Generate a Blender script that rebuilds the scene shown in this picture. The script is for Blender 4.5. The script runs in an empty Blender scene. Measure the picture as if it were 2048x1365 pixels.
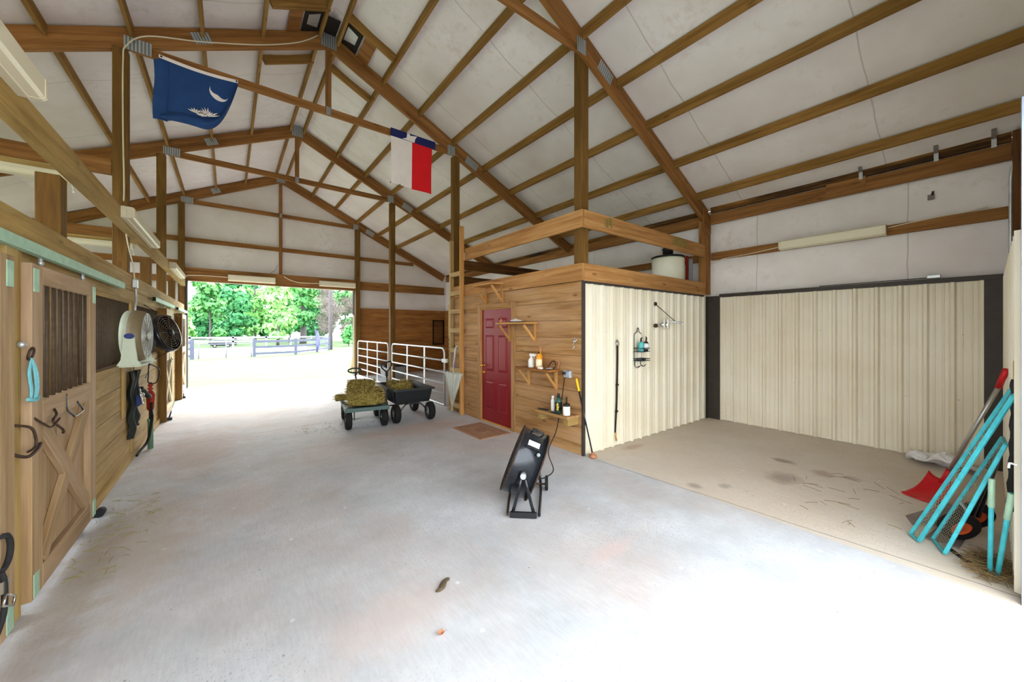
import bpy, bmesh, math, random
from mathutils import Vector, Matrix, Euler
random.seed(7)
SC = bpy.context.scene
COL = SC.collection
PI = math.pi

# ------------------------------------------------------------------ materials
def lin(c):
    if isinstance(c, str):
        c = c.lstrip('#'); c = [int(c[i:i+2], 16) for i in (0, 2, 4)]
    r = []
    for v in c[:3]:
        v = v/255.0
        r.append(v/12.92 if v <= 0.04045 else ((v+0.055)/1.055)**2.4)
    return (r[0], r[1], r[2], 1.0)

class NT:
    def __init__(s, name):
        m = bpy.data.materials.new(name); m.use_nodes = True
        s.m = m; s.t = m.node_tree; s.n = s.t.nodes; s.l = s.t.links
        s.b = s.n['Principled BSDF']; s.out = s.n['Material Output']
    def add(s, typ, **kw):
        n = s.n.new(typ)
        for k, v in kw.items(): setattr(n, k, v)
        return n
    def link(s, a, b): s.l.new(a, b)
    def inp(s, node, key, v):
        if hasattr(v, 'is_linked') or isinstance(v, bpy.types.NodeSocket): s.l.new(v, node.inputs[key])
        else: node.inputs[key].default_value = v
    def coord(s, which='Object'): return s.add('ShaderNodeTexCoord').outputs[which]
    def mapping(s, vec, scale=(1,1,1), loc=(0,0,0), rot=(0,0,0)):
        n = s.add('ShaderNodeMapping'); s.link(vec, n.inputs['Vector'])
        n.inputs['Scale'].default_value = scale; n.inputs['Location'].default_value = loc; n.inputs['Rotation'].default_value = rot
        return n.outputs['Vector']
    def noise(s, vec, scale=1, detail=4, rough=.55, dist=0):
        n = s.add('ShaderNodeTexNoise'); s.link(vec, n.inputs['Vector'])
        n.inputs['Scale'].default_value = scale; n.inputs['Detail'].default_value = detail
        n.inputs['Roughness'].default_value = rough; n.inputs['Distortion'].default_value = dist
        return n.outputs['Fac']
    def voro(s, vec, scale=1, feature='F1', rand=1.0):
        n = s.add('ShaderNodeTexVoronoi', feature=feature); s.link(vec, n.inputs['Vector'])
        n.inputs['Scale'].default_value = scale; n.inputs['Randomness'].default_value = rand
        return n.outputs['Distance']
    def ramp(s, fac, stops, interp='LINEAR'):
        n = s.add('ShaderNodeValToRGB'); s.link(fac, n.inputs['Fac'])
        e = n.color_ramp.elements; n.color_ramp.interpolation = interp
        while len(e) > len(stops): e.remove(e[-1])
        while len(e) < len(stops): e.new(0.5)
        for k, (p, c) in enumerate(stops):
            e[k].position = p
            e[k].color = c if isinstance(c, tuple) and len(c) == 4 else ((c, c, c, 1) if isinstance(c, (int, float)) else lin(c))
        return n.outputs['Color']
    def mix(s, fac, a, b, blend='MIX'):
        n = s.add('ShaderNodeMix', data_type='RGBA', blend_type=blend)
        s.inp(n, 0, fac)
        for k, v in ((6, a), (7, b)):
            if isinstance(v, bpy.types.NodeSocket): s.l.new(v, n.inputs[k])
            else: n.inputs[k].default_value = v if len(v) == 4 else lin(v)
        return n.outputs[2]
    def math(s, op, a, b=0.0, c=None, clamp=False):
        n = s.add('ShaderNodeMath', operation=op); n.use_clamp = clamp
        s.inp(n, 0, a); s.inp(n, 1, b)
        if c is not None: s.inp(n, 2, c)
        return n.outputs[0]
    def sep(s, vec):
        n = s.add('ShaderNodeSeparateXYZ'); s.link(vec, n.inputs[0]); return n.outputs
    def bump(s, h, strength=.3, dist=.01):
        n = s.add('ShaderNodeBump'); s.link(h, n.inputs['Height'])
        n.inputs['Strength'].default_value = strength; n.inputs['Distance'].default_value = dist
        s.link(n.outputs['Normal'], s.b.inputs['Normal'])
    def done(s, color, rough=.7, metal=0, spec=.3):
        s.inp(s.b, 'Base Color', color if isinstance(color, bpy.types.NodeSocket) else (color if len(color) == 4 else lin(color)))
        s.inp(s.b, 'Roughness', rough); s.inp(s.b, 'Metallic', metal); s.inp(s.b, 'Specular IOR Level', spec)
        return s.m

def wood(name, dark, mid, light, knots=.5, patch=None, patch_amt=.5, rough=.75, gy=26):
    s = NT(name)
    uv = s.coord('UV')
    rnd = s.add('ShaderNodeObjectInfo').outputs['Random']
    off = s.add('ShaderNodeVectorMath', operation='MULTIPLY_ADD')
    cmb = s.add('ShaderNodeCombineXYZ'); s.link(rnd, cmb.inputs[0]); s.link(rnd, cmb.inputs[1])
    s.link(cmb.outputs[0], off.inputs[0]); off.inputs[1].default_value = (31, 17, 0); s.link(uv, off.inputs[2])
    v = off.outputs[0]
    g1 = s.noise(s.mapping(v, (.9, gy*.55, 1)), 1, 5, .6, .6)
    g2 = s.noise(s.mapping(v, (5, gy*6, 1)), 1, 3, .6, 0)
    g3 = s.noise(s.mapping(v, (.55, 2.2, 1)), 1, 3, .5, 0)
    col = s.ramp(g1, [(.28, dark), (.5, mid), (.74, light)])
    fine = s.ramp(g2, [(.3, .72), (.65, 1.08)])
    col = s.mix(.55, col, fine, 'MULTIPLY')
    big = s.ramp(g3, [(.3, .78), (.7, 1.12)])
    col = s.mix(.7, col, big, 'MULTIPLY')
    if patch:
        p = s.ramp(s.noise(s.mapping(v, (.8, 3.0, 1), (5, 3, 0)), 1, 4, .6), [(.42, 0.0), (.66, 1.0)])
        col = s.mix(s.math('MULTIPLY', p, patch_amt), col, lin(patch))
    if knots:
        kv = s.voro(s.mapping(v, (1.7, 5.5, 1)), 1)
        k = s.ramp(kv, [(.045, 1.0), (.12, 0.0)])
        col = s.mix(s.math('MULTIPLY', k, knots), col, lin((70, 42, 18)))
    s.bump(g1, .25, .004)
    return s.done(col, rough, 0, .25)

def plain(name, c, rough=.6, metal=0, var=.12, scale=14, spec=.35, coat=0):
    s = NT(name)
    n = s.noise(s.coord('Object'), scale, 4, .6)
    col = s.mix(1.0, lin(c), s.ramp(n, [(.3, 1-var), (.7, 1+var)]), 'MULTIPLY')
    if coat: s.b.inputs['Coat Weight'].default_value = coat
    return s.done(col, rough, metal, spec)

M = {}
M['truss'] = wood('truss_lumber', (108, 68, 30), (142, 96, 48), (168, 120, 68), .55)
M['purlin'] = wood('purlin_lumber', (110, 76, 32), (144, 106, 52), (170, 130, 72), .5)
M['post'] = wood('treated_post_lumber', (84, 56, 18), (112, 80, 32), (136, 102, 48), .5, gy=18)
M['stall'] = wood('stall_board_lumber', (134, 104, 52), (168, 136, 76), (190, 160, 98), .35, (190, 166, 116), .4)
M['door_old'] = wood('weathered_stall_door_lumber', (132, 102, 68), (158, 128, 90), (182, 154, 116), .25, (186, 160, 134), .5)
M['door_pale'] = wood('pale_stall_door_lumber', (196, 176, 136), (222, 206, 166), (236, 224, 190), .1)
M['siding'] = wood('tack_room_siding_lumber', (124, 84, 44), (168, 124, 74), (198, 156, 104), .6, (190, 154, 120), .5)
M['rail'] = wood('loft_rail_lumber', (140, 92, 48), (176, 126, 72), (202, 156, 100), .6)
M['new'] = wood('fresh_pine_lumber', (166, 114, 56), (190, 138, 76), (206, 160, 100), .4)
M['ladder_old'] = wood('aged_ladder_lumber', (156, 124, 74), (180, 148, 98), (196, 170, 122), .5)
M['panel'] = wood('stall_panel_lumber', (124, 76, 32), (158, 104, 52), (182, 130, 72), .75, gy=14)
M['dark_wood'] = wood('dark_timber', (60, 34, 10), (96, 60, 22), (122, 80, 34), .3)
M['rot'] = wood('rotten_board', (30, 18, 8), (110, 72, 26), (170, 122, 56), .6, (24, 14, 6), .95)
M['galv'] = plain('galvanised_steel', (196, 200, 200), .42, .75, .12, 9)
M['galv_gate'] = plain('galvanised_gate_tube', (214, 218, 222), .38, .55, .08, 12)
M['nail_plate'] = None
M['patina'] = plain('green_galvanised_track', (160, 192, 166), .55, .2, .12, 12)
M['iron'] = plain('rusty_iron', (70, 52, 42), .6, .5, .3, 30)
M['bar'] = plain('dull_steel_bar', (84, 70, 54), .65, .3, .2, 20)
M['black'] = plain('black_plastic', (26, 27, 29), .5, 0, .2, 20, .4)
M['black_metal'] = plain('black_painted_steel', (34, 37, 43), .24, .4, .3, 12, .5, .2)
M['rubber'] = plain('black_rubber', (20, 20, 20), .8, 0, .2, 30)
M['bronze'] = plain('dark_bronze_trim', (62, 55, 49), .55, .1, .12, 8)
M['white_metal'] = plain('white_enamel', (214, 206, 178), .4, 0, .05, 10)
M['cream_plastic'] = plain('cream_plastic', (232, 230, 206), .45, 0, .04, 6)
M['white'] = plain('white_plastic', (240, 240, 236), .45, 0, .05, 20)
M['grey'] = plain('grey_plastic', (150, 156, 158), .5, 0, .08, 20)
M['fan_cream'] = plain('putty_plastic', (184, 190, 168), .45, 0, .05, 15)
M['fan_brown'] = plain('taupe_plastic', (122, 106, 78), .45, 0, .08, 15)
M['door_red'] = plain('red_door_paint', (132, 12, 26), .38, 0, .05, 5, .45)
M['brass'] = plain('brass', (206, 160, 70), .3, .85, .1, 20)
M['chrome'] = plain('chrome', (205, 205, 200), .22, .9, .08, 20)
M['red'] = plain('red_plastic', (196, 22, 32), .42, 0, .08, 14)
M['red_iron'] = plain('red_painted_iron', (150, 40, 22), .6, .1, .2, 30)
M['teal'] = plain('teal_paint', (64, 176, 186), .5, .05, .2, 14)
M['orange'] = plain('orange_wheel_hub', (216, 92, 48), .5, 0, .1, 14)
M['alu'] = plain('aluminium_tube', (178, 178, 174), .35, .8, .08, 10)
M['green_pipe'] = plain('green_pipe', (96, 132, 104), .6, .1, .12, 14)
M['yellow'] = plain('yellow_grip', (242, 196, 30), .5, 0, .06, 14)
M['copper'] = plain('copper_dome', (190, 128, 92), .5, .3, .25, 30)
M['blue_rope'] = plain('blue_rope', (112, 176, 184), .85, 0, .15, 60)
M['blue_metal'] = plain('blue_grey_steel', (176, 190, 214), .4, .3, .05, 6)
M['cart_green'] = plain('grey_green_steel', (78, 98, 96), .5, .3, .15, 14)
M['tub'] = plain('black_poly_tub', (22, 27, 30), .5, 0, .1, 10, .4)
M['strap'] = plain('black_webbing', (34, 32, 32), .85, 0, .2, 60)
M['leather'] = plain('dark_green_leather', (38, 44, 40), .6, 0, .2, 20)
M['blue_cloth'] = plain('navy_cloth', (44, 56, 104), .8, 0, .15, 40)
M['white_bag'] = plain('crumpled_white_plastic', (226, 226, 228), .4, 0, .1, 20)
M['turquoise'] = plain('turquoise_bottle', (86, 180, 178), .35, 0, .05, 20)
M['amber'] = plain('amber_bottle', (226, 150, 36), .35, 0, .08, 20)
M['label_cream'] = plain('cream_label', (250, 226, 184), .6, 0, .04, 20)
M['dark_green'] = plain('dark_green_bottle', (40, 84, 70), .35, 0, .1, 20)
M['label_yellow'] = plain('yellow_label', (222, 196, 70), .6, 0, .1, 60)
M['void_shade'] = plain('cavity_shade_colour', (34, 28, 22), .9, 0, .2, 10)  # near-black colour standing in for shade inside cavities
M['mud'] = plain('dried_olive_mud', (138, 116, 62), .95, 0, .3, 40)
M['straw'] = plain('dry_straw', (132, 108, 70), .85, 0, .25, 40)
M['straw_fresh'] = plain('pale_green_straw', (150, 142, 80), .85, 0, .25, 40)
M['dung'] = plain('dark_dung', (88, 74, 54), .9, 0, .3, 60)
M['leaf'] = plain('dry_leaf', (196, 130, 96), .9, 0, .2, 60)
M['grey_plate'] = plain('grey_brown_steel', (118, 108, 104), .55, .3, .2, 14)
M['fence_dark'] = plain('dark_fence_board', (84, 88, 108), .7, 0, .15, 6)
M['fence_white'] = plain('white_fence_board', (124, 126, 140), .7, 0, .06, 6)
M['bark'] = plain('grey_bark', (92, 86, 90), .9, 0, .2, 6)
M['car'] = plain('dark_car_paint', (40, 48, 60), .3, .3, .1, 6)
M['glass_dark'] = plain('dark_glass', (60, 80, 100), .1, 0, .05, 6)
M['flag_pole_cloth'] = plain('violet_blue_cloth', (110, 110, 176), .8, 0, .15, 8)

def mk_galv_ribbed():
    s = NT('ribbed_nail_plate')
    o = s.coord('UV'); w = s.add('ShaderNodeTexWave'); s.link(o, w.inputs['Vector']); w.inputs['Scale'].default_value = 9
    col = s.ramp(w.outputs['Fac'], [(.2, (122, 128, 130)), (.7, (188, 194, 194))])
    s.bump(w.outputs['Fac'], .5, .004)
    return s.done(col, .45, .6, .4)
M['nail_plate'] = mk_galv_ribbed()

def mk_insul(name, tint):
    s = NT(name)
    o = s.coord('Object')
    n1 = s.noise(s.mapping(o, (.5, .5, .5)), 1, 4, .6)
    n2 = s.noise(s.mapping(o, (2.5, 9, 9)), 1, 4, .6, .6)
    n3 = s.noise(o, 7, 6, .7)
    col = s.mix(1.0, lin(tint), s.ramp(n1, [(.3, (226, 220, 212)), (.7, (255, 255, 255))]), 'MULTIPLY')
    dirt = s.ramp(s.math('MULTIPLY', n1, n3), [(.30, 0.0), (.46, 1.0)])
    col = s.mix(s.math('MULTIPLY', dirt, .35), col, lin((176, 152, 116)))
    xyz = s.sep(o)
    # heat-sealed seams across the roll, every 1.22 m
    yy = s.math('ADD', xyz[1], s.math('MULTIPLY', s.noise(s.mapping(o, (1.5, 1.5, 1.5)), 1, 2), .05))
    fr = s.math('ABSOLUTE', s.math('SUBTRACT', s.math('FRACT', s.math('DIVIDE', yy, 1.80)), .5))
    seam = s.ramp(fr, [(.0, 1.0), (.002, .8), (.0045, 0.0)])
    col = s.mix(s.math('MULTIPLY', seam, .45), col, lin((120, 108, 92)))
    h = s.math('ADD', s.math('MULTIPLY', n2, .7), s.math('MULTIPLY', seam, .6))
    s.bump(h, .35, .02)
    return s.done(col, .75, 0, .15)
M['insul'] = mk_insul('white_vinyl_insulation', (236, 232, 230))

def mk_metal_siding():
    s = NT('cream_ribbed_siding')
    o = s.coord('Object')
    n = s.noise(o, 1.2, 3, .5)
    col = s.mix(1.0, lin((236, 229, 211)), s.ramp(n, [(.3, (240, 236, 226)), (.7, (255, 255, 255))]), 'MULTIPLY')
    sp = s.ramp(s.voro(s.mapping(o, (1, 1, .8)), 6), [(.028, 1.0), (.045, 0.0)])
    col = s.mix(s.math('MULTIPLY', sp, .55), col, lin((110, 86, 52)))
    return s.done(col, .45, 0, .35)
M['siding_metal'] = mk_metal_siding()

def mk_concrete():
    s = NT('worn_concrete')
    o = s.coord('Object'); xyz = s.sep(o)
    base = s.ramp(s.noise(o, 1.6, 6, .65), [(.3, (176, 178, 182)), (.7, (206, 208, 213))])
    # pale dusty pink clay trodden in
    pk = s.ramp(s.noise(s.mapping(o, (.55, .4, 1), (3, 1, 0)), 1, 7, .68), [(.44, 0.0), (.64, 1.0)])
    col = s.mix(s.math('MULTIPLY', pk, .42), base, lin((190, 166, 152)))
    # wash-bay slab is a warmer pour
    bay = s.math('MULTIPLY', s.math('GREATER_THAN', xyz[0], 3.79), s.math('LESS_THAN', xyz[1], 3.3))
    col = s.mix(s.math('MULTIPLY', bay, .55), col, lin((216, 196, 168)))
    # brushed grain
    br = s.ramp(s.noise(s.mapping(o, (60, 9, 1), (0, 0, 0), (0, 0, .5)), 1, 3, .6), [(.35, .93), (.65, 1.04)])
    col = s.mix(.8, col, br, 'MULTIPLY')
    # dark pits and bits of grit, denser in trampled patches
    den = s.ramp(s.noise(o, .8, 3, .5), [(.42, 0.0), (.62, 1.0)])
    pit = s.ramp(s.noise(s.mapping(o, (84, 58, 1)), 1, 3, .6), [(.60, 0.0), (.66, 1.0)])
    col = s.mix(s.math('MULTIPLY', s.math('MULTIPLY', pit, den), .7), col, lin((106, 104, 104)))
    grit = s.ramp(s.voro(o, 5.0), [(.028, 1.0), (.04, 0.0)])
    col = s.mix(s.math('MULTIPLY', grit, .55), col, lin((92, 84, 76)))
    wt = s.ramp(s.voro(s.mapping(o, (1, 1, 1), (3.3, 1.7, 0)), 3.1), [(.035, 1.0), (.06, 0.0)])
    col = s.mix(s.math('MULTIPLY', wt, .5), col, lin((236, 236, 236)))
    # stains left by standing water and mud
    wob = s.math('MULTIPLY', s.math('SUBTRACT', s.noise(o, 7, 4, .6), .5), .5)
    for (x, y, rx, ry, c, a) in [(5.59, 1.60, .10, .16, (120, 106, 88), .8), (4.95, 1.42, .26, .20, (128, 102, 92), .65), (5.46, 1.18, .14, .14, (140, 112, 104), .6),
                                 (5.55, .95, .10, .12, (140, 116, 108), .5), (4.55, 3.10, .26, .10, (168, 136, 112), .7), (3.95, 1.93, .09, .10, (116, 106, 100), .6),
                                 (4.2, 1.72, .10, .08, (116, 106, 100), .5), (-.35, 6.8, .75, 1.5, (176, 142, 124), .6), (.1, 4.5, .5, .6, (192, 162, 148), .4),
                                 (2.6, 5.9, 1.2, .5, (180, 146, 124), .55), (-.55, 4.2, .4, 1.4, (176, 156, 132), .55), (.75, 2.1, .5, .3, (200, 180, 172), .5), (2.3, 1.75, .35, .1, (214, 180, 170), .4),
                                 (-.8, 3.6, .22, 1.6, (150, 130, 104), .6)]:
        dx = s.math('DIVIDE', s.math('SUBTRACT', xyz[0], x), rx); dy = s.math('DIVIDE', s.math('SUBTRACT', xyz[1], y), ry)
        d = s.math('ADD', s.math('SQRT', s.math('ADD', s.math('MULTIPLY', dx, dx), s.math('MULTIPLY', dy, dy))), s.math('MULTIPLY', wob, 2.0))
        k = s.ramp(d, [(.35, 1.0), (1.0, 0.0)])
        col = s.mix(s.math('MULTIPLY', k, a*.85), col, lin(c))
    # control joints between the pours
    w2 = s.math('MULTIPLY', s.math('SUBTRACT', s.noise(o, 4, 3, .6), .5), .03)
    jx = s.math('ABSOLUTE', s.math('SUBTRACT', s.math('ADD', xyz[0], w2), s.math('MULTIPLY_ADD', xyz[1], -.058, 3.91)))
    j1 = s.math('MULTIPLY', s.math('LESS_THAN', jx, .007), s.math('LESS_THAN', xyz[1], 3.29))
    jy = s.math('ABSOLUTE', s.math('SUBTRACT', s.math('ADD', xyz[1], w2), s.math('MULTIPLY_ADD', xyz[0], .10, 7.16)))
    j2 = s.math('MULTIPLY', s.math('LESS_THAN', jy, .012), s.math('LESS_THAN', xyz[0], 3.7))
    col = s.mix(s.math('MULTIPLY', j1, .6), col, lin((104, 90, 80)))
    col = s.mix(s.math('MULTIPLY', j2, .5), col, lin((150, 128, 114)))
    s.bump(s.noise(o, 34, 4, .6), .15, .004)
    return s.done(col, .72, 0, .3)
M['concrete'] = mk_concrete()

def mk_grass():
    s = NT('mown_grass')
    o = s.coord('Object')
    n = s.noise(o, .7, 6, .7)
    col = s.ramp(n, [(.3, (68, 90, 56)), (.55, (78, 96, 68)), (.75, (88, 97, 77))])
    xyz = s.sep(o)
    pad = s.math('MULTIPLY', s.math('GREATER_THAN', xyz[1], 33.5), s.math('LESS_THAN', xyz[1], 46.0))
    pad = s.math('MULTIPLY', pad, s.math('LESS_THAN', xyz[0], 6.6))
    col = s.mix(s.math('MULTIPLY', pad, .8), col, lin((226, 222, 214)))
    # bare earth at the barn sill
    e = s.math('MULTIPLY', s.math('GREATER_THAN', xyz[1], 14.0), s.math('LESS_THAN', s.math('ADD', xyz[1], s.math('MULTIPLY', n, .8)), 15.3))
    col = s.mix(s.math('MULTIPLY', e, .75), col, lin((118, 94, 74)))
    s.bump(s.noise(o, 30, 3), .4, .03)
    return s.done(col, .9, 0, .1)
M['grass'] = mk_grass()

def mk_gravel():
    s = NT('pale_gravel'); o = s.coord('Object')
    return s.done(s.ramp(s.noise(o, 20, 4, .7), [(.3, (176, 172, 166)), (.7, (212, 210, 206))]), .9, 0, .1)
M['gravel'] = mk_gravel()

def mk_leafs(name, a, b, c):
    s = NT(name)
    n = s.noise(s.coord('Object'), .45, 5, .75)
    n2 = s.noise(s.coord('Object'), 3.0, 2, .6)
    col = s.ramp(n, [(.32, a), (.5, b), (.68, c)])
    col = s.mix(.5, col, s.ramp(n2, [(.35, .75), (.65, 1.2)]), 'MULTIPLY')
    s.b.inputs['Transmission Weight'].default_value = 0
    return s.done(col, .6, 0, .2)
M['fol_mid'] = mk_leafs('mid_green_foliage', (52, 118, 66), (96, 160, 92), (150, 200, 124))
M['fol_light'] = mk_leafs('light_green_foliage', (84, 150, 88), (136, 192, 112), (182, 220, 146))
M['fol_dark'] = mk_leafs('deep_green_foliage', (34, 90, 58), (66, 134, 82), (110, 172, 104))
M['fol_dead'] = mk_leafs('bare_grey_twigs', (98, 90, 88), (124, 114, 110), (146, 136, 132))

def mk_hay():
    s = NT('pressed_hay')
    o = s.coord('Object')
    n = s.noise(s.mapping(o, (14, 60, 40)), 1, 5, .7, 1.2)
    n2 = s.noise(o, 9, 4, .6)
    col = s.ramp(n, [(.3, (58, 50, 18)), (.5, (124, 108, 48)), (.7, (178, 160, 94))])
    col = s.mix(.6, col, s.ramp(n2, [(.3, .7), (.7, 1.15)]), 'MULTIPLY')
    s.bump(n, .9, .02)
    return s.done(col, .9, 0, .15)
M['hay'] = mk_hay()
M['hay_strand'] = plain('hay_strand', (172, 152, 82), .85, 0, .4, 30)

def mk_clear():
    s = NT('clear_vinyl')
    s.b.inputs['Base Color'].default_value = lin((226, 232, 224)); s.b.inputs['Roughness'].default_value = .12
    s.b.inputs['Alpha'].default_value = .5; s.b.inputs['Specular IOR Level'].default_value = .5
    return s.m
M['vinyl'] = mk_clear()

def mk_mesh_panel():
    # expanded-metal: diamond holes
    s = NT('expanded_metal')
    uv = s.coord('UV'); v = s.mapping(uv, (1, 1, 1)); x = s.sep(v)
    a = s.math('ABSOLUTE', s.math('SUBTRACT', s.math('FRACT', s.math('ADD', s.math('MULTIPLY', x[0], 22), s.math('MULTIPLY', x[1], 40))), .5))
    b = s.math('ABSOLUTE', s.math('SUBTRACT', s.math('FRACT', s.math('SUBTRACT', s.math('MULTIPLY', x[0], 22), s.math('MULTIPLY', x[1], 40))), .5))
    strand = s.math('MINIMUM', a, b)
    al = s.math('LESS_THAN', strand, .13)
    s.link(al, s.b.inputs['Alpha'])
    return s.done((150, 138, 116), .6, .3, .3)
M['expanded'] = mk_mesh_panel()
def mk_lens():
    s = NT('fluorescent_diffuser')
    s.done((222, 214, 186), .35, 0, .4)
    return s.m
M['lens'] = mk_lens()
M['flag_blue'] = plain('royal_blue_cloth', (30, 66, 120), .8, 0, .12, 5)
M['flag_navy'] = plain('navy_blue_cloth', (26, 34, 92), .8, 0, .08, 5)
M['flag_white'] = plain('white_cloth', (238, 230, 224), .8, 0, .04, 5)
M['flag_red'] = plain('scarlet_cloth', (222, 18, 28), .75, 0, .06, 5)
M['mat'] = plain('brown_coir', (166, 126, 98), .95, 0, .15, 50)
M['mat_line'] = plain('dark_coir_print', (128, 92, 72), .95, 0, .15, 50)

# ------------------------------------------------------------------ mesh builder
class MB:
    def __init__(s): s.v = []; s.f = []; s.uv = []; s.mi = []; s.sm = []
    def face(s, idx, uv, m=0, smooth=False):
        s.f.append(tuple(idx)); s.uv.append(uv); s.mi.append(m); s.sm.append(smooth)
    def hexa(s, P, L, W, H, m=0):
        # P: 8 points, index = i + 2j + 4k along (length, width, height)
        b = len(s.v); s.v += [tuple(p) for p in P]
        o = (random.random()*40, random.random()*40)
        def q(ids, a, c): s.face([b+i for i in ids], [(o[0], o[1]), (o[0]+a, o[1]), (o[0]+a, o[1]+c), (o[0], o[1]+c)], m)
        q((0, 1, 5, 4), L, H); q((3, 2, 6, 7), L, H)
        q((4, 5, 7, 6), L, W); q((1, 0, 2, 3), L, W)
        q((2, 0, 4, 6), W, H); q((1, 3, 7, 5), W, H)
        return s
    def box(s, x0, x1, y0, y1, z0, z1, m=0):
        d = [(x1-x0, 0), (y1-y0, 1), (z1-z0, 2)]
        ax = max(d)[1]
        order = [ax, (ax+1) % 3, (ax+2) % 3]
        lo = (x0, y0, z0); hi = (x1, y1, z1); P = []
        for k in (0, 1):
            for j in (0, 1):
                for i in (0, 1):
                    p = [0, 0, 0]
                    for t, bit in zip(order, (i, j, k)): p[t] = hi[t] if bit else lo[t]
                    P.append(p)
        D = [hi[t]-lo[t] for t in order]
        return s.hexa(P, D[0], D[1], D[2], m)
    def beam(s, p, q, w, h, up=(0, 0, 1), m=0):
        p = Vector(p); q = Vector(q); d = (q-p); L = d.length; d.normalize()
        up = Vector(up); side = d.cross(up)
        if side.length < 1e-5: side = d.cross(Vector((1, 0, 0)))
        side.normalize(); u = side.cross(d).normalized()
        P = []
        for k in (-.5, .5):
            for j in (-.5, .5):
                for e in (p, q): P.append(e+side*(j*w)+u*(k*h))
        # ordering gives i fastest; flip width so that faces point out
        P = [P[i] for i in (2, 3, 0, 1, 6, 7, 4, 5)]
        return s.hexa(P, L, w, h, m)
    def tube(s, pts, r, n=8, m=0, closed=False, caps=True):
        pts = [Vector(p) for p in pts]; N = len(pts)
        rs = r if isinstance(r, (list, tuple)) else [r]*N
        b = len(s.v); prev = None; L = 0
        for i, p in enumerate(pts):
            a = pts[(i-1) % N] if (closed or i > 0) else p
            c = pts[(i+1) % N] if (closed or i < N-1) else p
            t = (c-a).normalized()
            if prev is None:
                ref = Vector((0, 0, 1)) if abs(t.z) < .9 else Vector((1, 0, 0))
                x = t.cross(ref).normalized()
            else:
                x = (prev - t*prev.dot(t)); x = x.normalized() if x.length > 1e-6 else t.orthogonal().normalized()
            prev = x; y = t.cross(x)
            for k in range(n):
                an = 2*PI*k/n
                s.v.append(tuple(p+(x*math.cos(an)+y*math.sin(an))*rs[i]))
        segs = N if closed else N-1
        for i in range(segs):
            j = (i+1) % N
            for k in range(n):
                k2 = (k+1) % n
                s.face([b+i*n+k, b+i*n+k2, b+j*n+k2, b+j*n+k], [(i*.1, k/n), (i*.1, (k+1)/n), (i*.1+.1, (k+1)/n), (i*.1+.1, k/n)], m, True)
        if caps and not closed:
            s.face([b+k for k in range(n)][::-1], [(0, 0)]*n, m); s.face([b+(N-1)*n+k for k in range(n)], [(0, 0)]*n, m)
        return s
    def lathe(s, prof, c, axis=(0, 0, 1), n=20, m=0, smooth=True, caps=True):
        c = Vector(c); a = Vector(axis).normalized(); x = a.orthogonal().normalized(); y = a.cross(x)
        b = len(s.v); N = len(prof)
        for (r, z) in prof:
            for k in range(n):
                an = 2*PI*k/n; s.v.append(tuple(c+a*z+(x*math.cos(an)+y*math.sin(an))*r))
        for i in range(N-1):
            for k in range(n):
                k2 = (k+1) % n
                s.face([b+i*n+k, b+i*n+k2, b+(i+1)*n+k2, b+(i+1)*n+k], [(k/n, i*.1), ((k+1)/n, i*.1), ((k+1)/n, i*.1+.1), (k/n, i*.1+.1)], m, smooth)
        if not caps: return s
        if prof[0][0] > 1e-4: s.face([b+k for k in range(n)][::-1], [(0, 0)]*n, m)
        if prof[-1][0] > 1e-4: s.face([b+(N-1)*n+k for k in range(n)], [(0, 0)]*n, m)
        return s
    def cyl(s, p, q, r, n=14, m=0):
        p = Vector(p); q = Vector(q); d = q-p
        return s.lathe([(r, 0), (r, d.length)], p, d, n, m)
    def ball(s, c, r, n=12, m=0, sz=(1, 1, 1)):
        pr = [(max(1e-5, r*math.sin(PI*i/8)), -r*math.cos(PI*i/8)) for i in range(9)]
        b = len(s.v); s.lathe(pr, (0, 0, 0), (0, 0, 1), n, m)
        for i in range(b, len(s.v)):
            v = s.v[i]; s.v[i] = (c[0]+v[0]*sz[0], c[1]+v[1]*sz[1], c[2]+v[2]*sz[2])
        return s
    def prism(s, poly, ext, m=0):
        poly = [Vector(p) for p in poly]; e = Vector(ext); b = len(s.v); n = len(poly)
        s.v += [tuple(p) for p in poly]+[tuple(p+e) for p in poly]
        x = (poly[1]-poly[0]).normalized()
        nn = Vector((0, 0, 0))
        for i in range(n): nn += poly[i].cross(poly[(i+1) % n])
        y = nn.cross(x); y = y.normalized() if y.length > 1e-9 else Vector((0, 0, 1))
        uv = [(p.dot(x), p.dot(y)) for p in poly]
        s.face([b+i for i in range(n)][::-1], uv[::-1], m); s.face([b+n+i for i in range(n)], uv, m)
        el = e.length
        for i in range(n):
            j = (i+1) % n; L = (poly[j]-poly[i]).length
            s.face([b+i, b+j, b+n+j, b+n+i], [(0, 0), (L, 0), (L, el), (0, el)], m)
        return s
    def quad(s, a, b, c, d, m=0, uvs=None, smooth=False):
        k = len(s.v); s.v += [tuple(a), tuple(b), tuple(c), tuple(d)]
        if uvs is None:
            L = (Vector(b)-Vector(a)).length; H = (Vector(d)-Vector(a)).length
            uvs = [(0, 0), (L, 0), (L, H), (0, H)]
        s.face([k, k+1, k+2, k+3], uvs, m, smooth); return s
    def grid(s, fn, nu, nv, m=0, smooth=True, su=1, sv=1, mf=None):
        b = len(s.v)
        for j in range(nv+1):
            for i in range(nu+1): s.v.append(tuple(fn(i/nu, j/nv)))
        for j in range(nv):
            for i in range(nu):
                a = b+j*(nu+1)+i
                s.face([a, a+1, a+nu+2, a+nu+1], [(i/nu*su, j/nv*sv), ((i+1)/nu*su, j/nv*sv), ((i+1)/nu*su, (j+1)/nv*sv), (i/nu*su, (j+1)/nv*sv)], mf(i/nu, j/nv) if mf else m, smooth)
        return s
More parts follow.
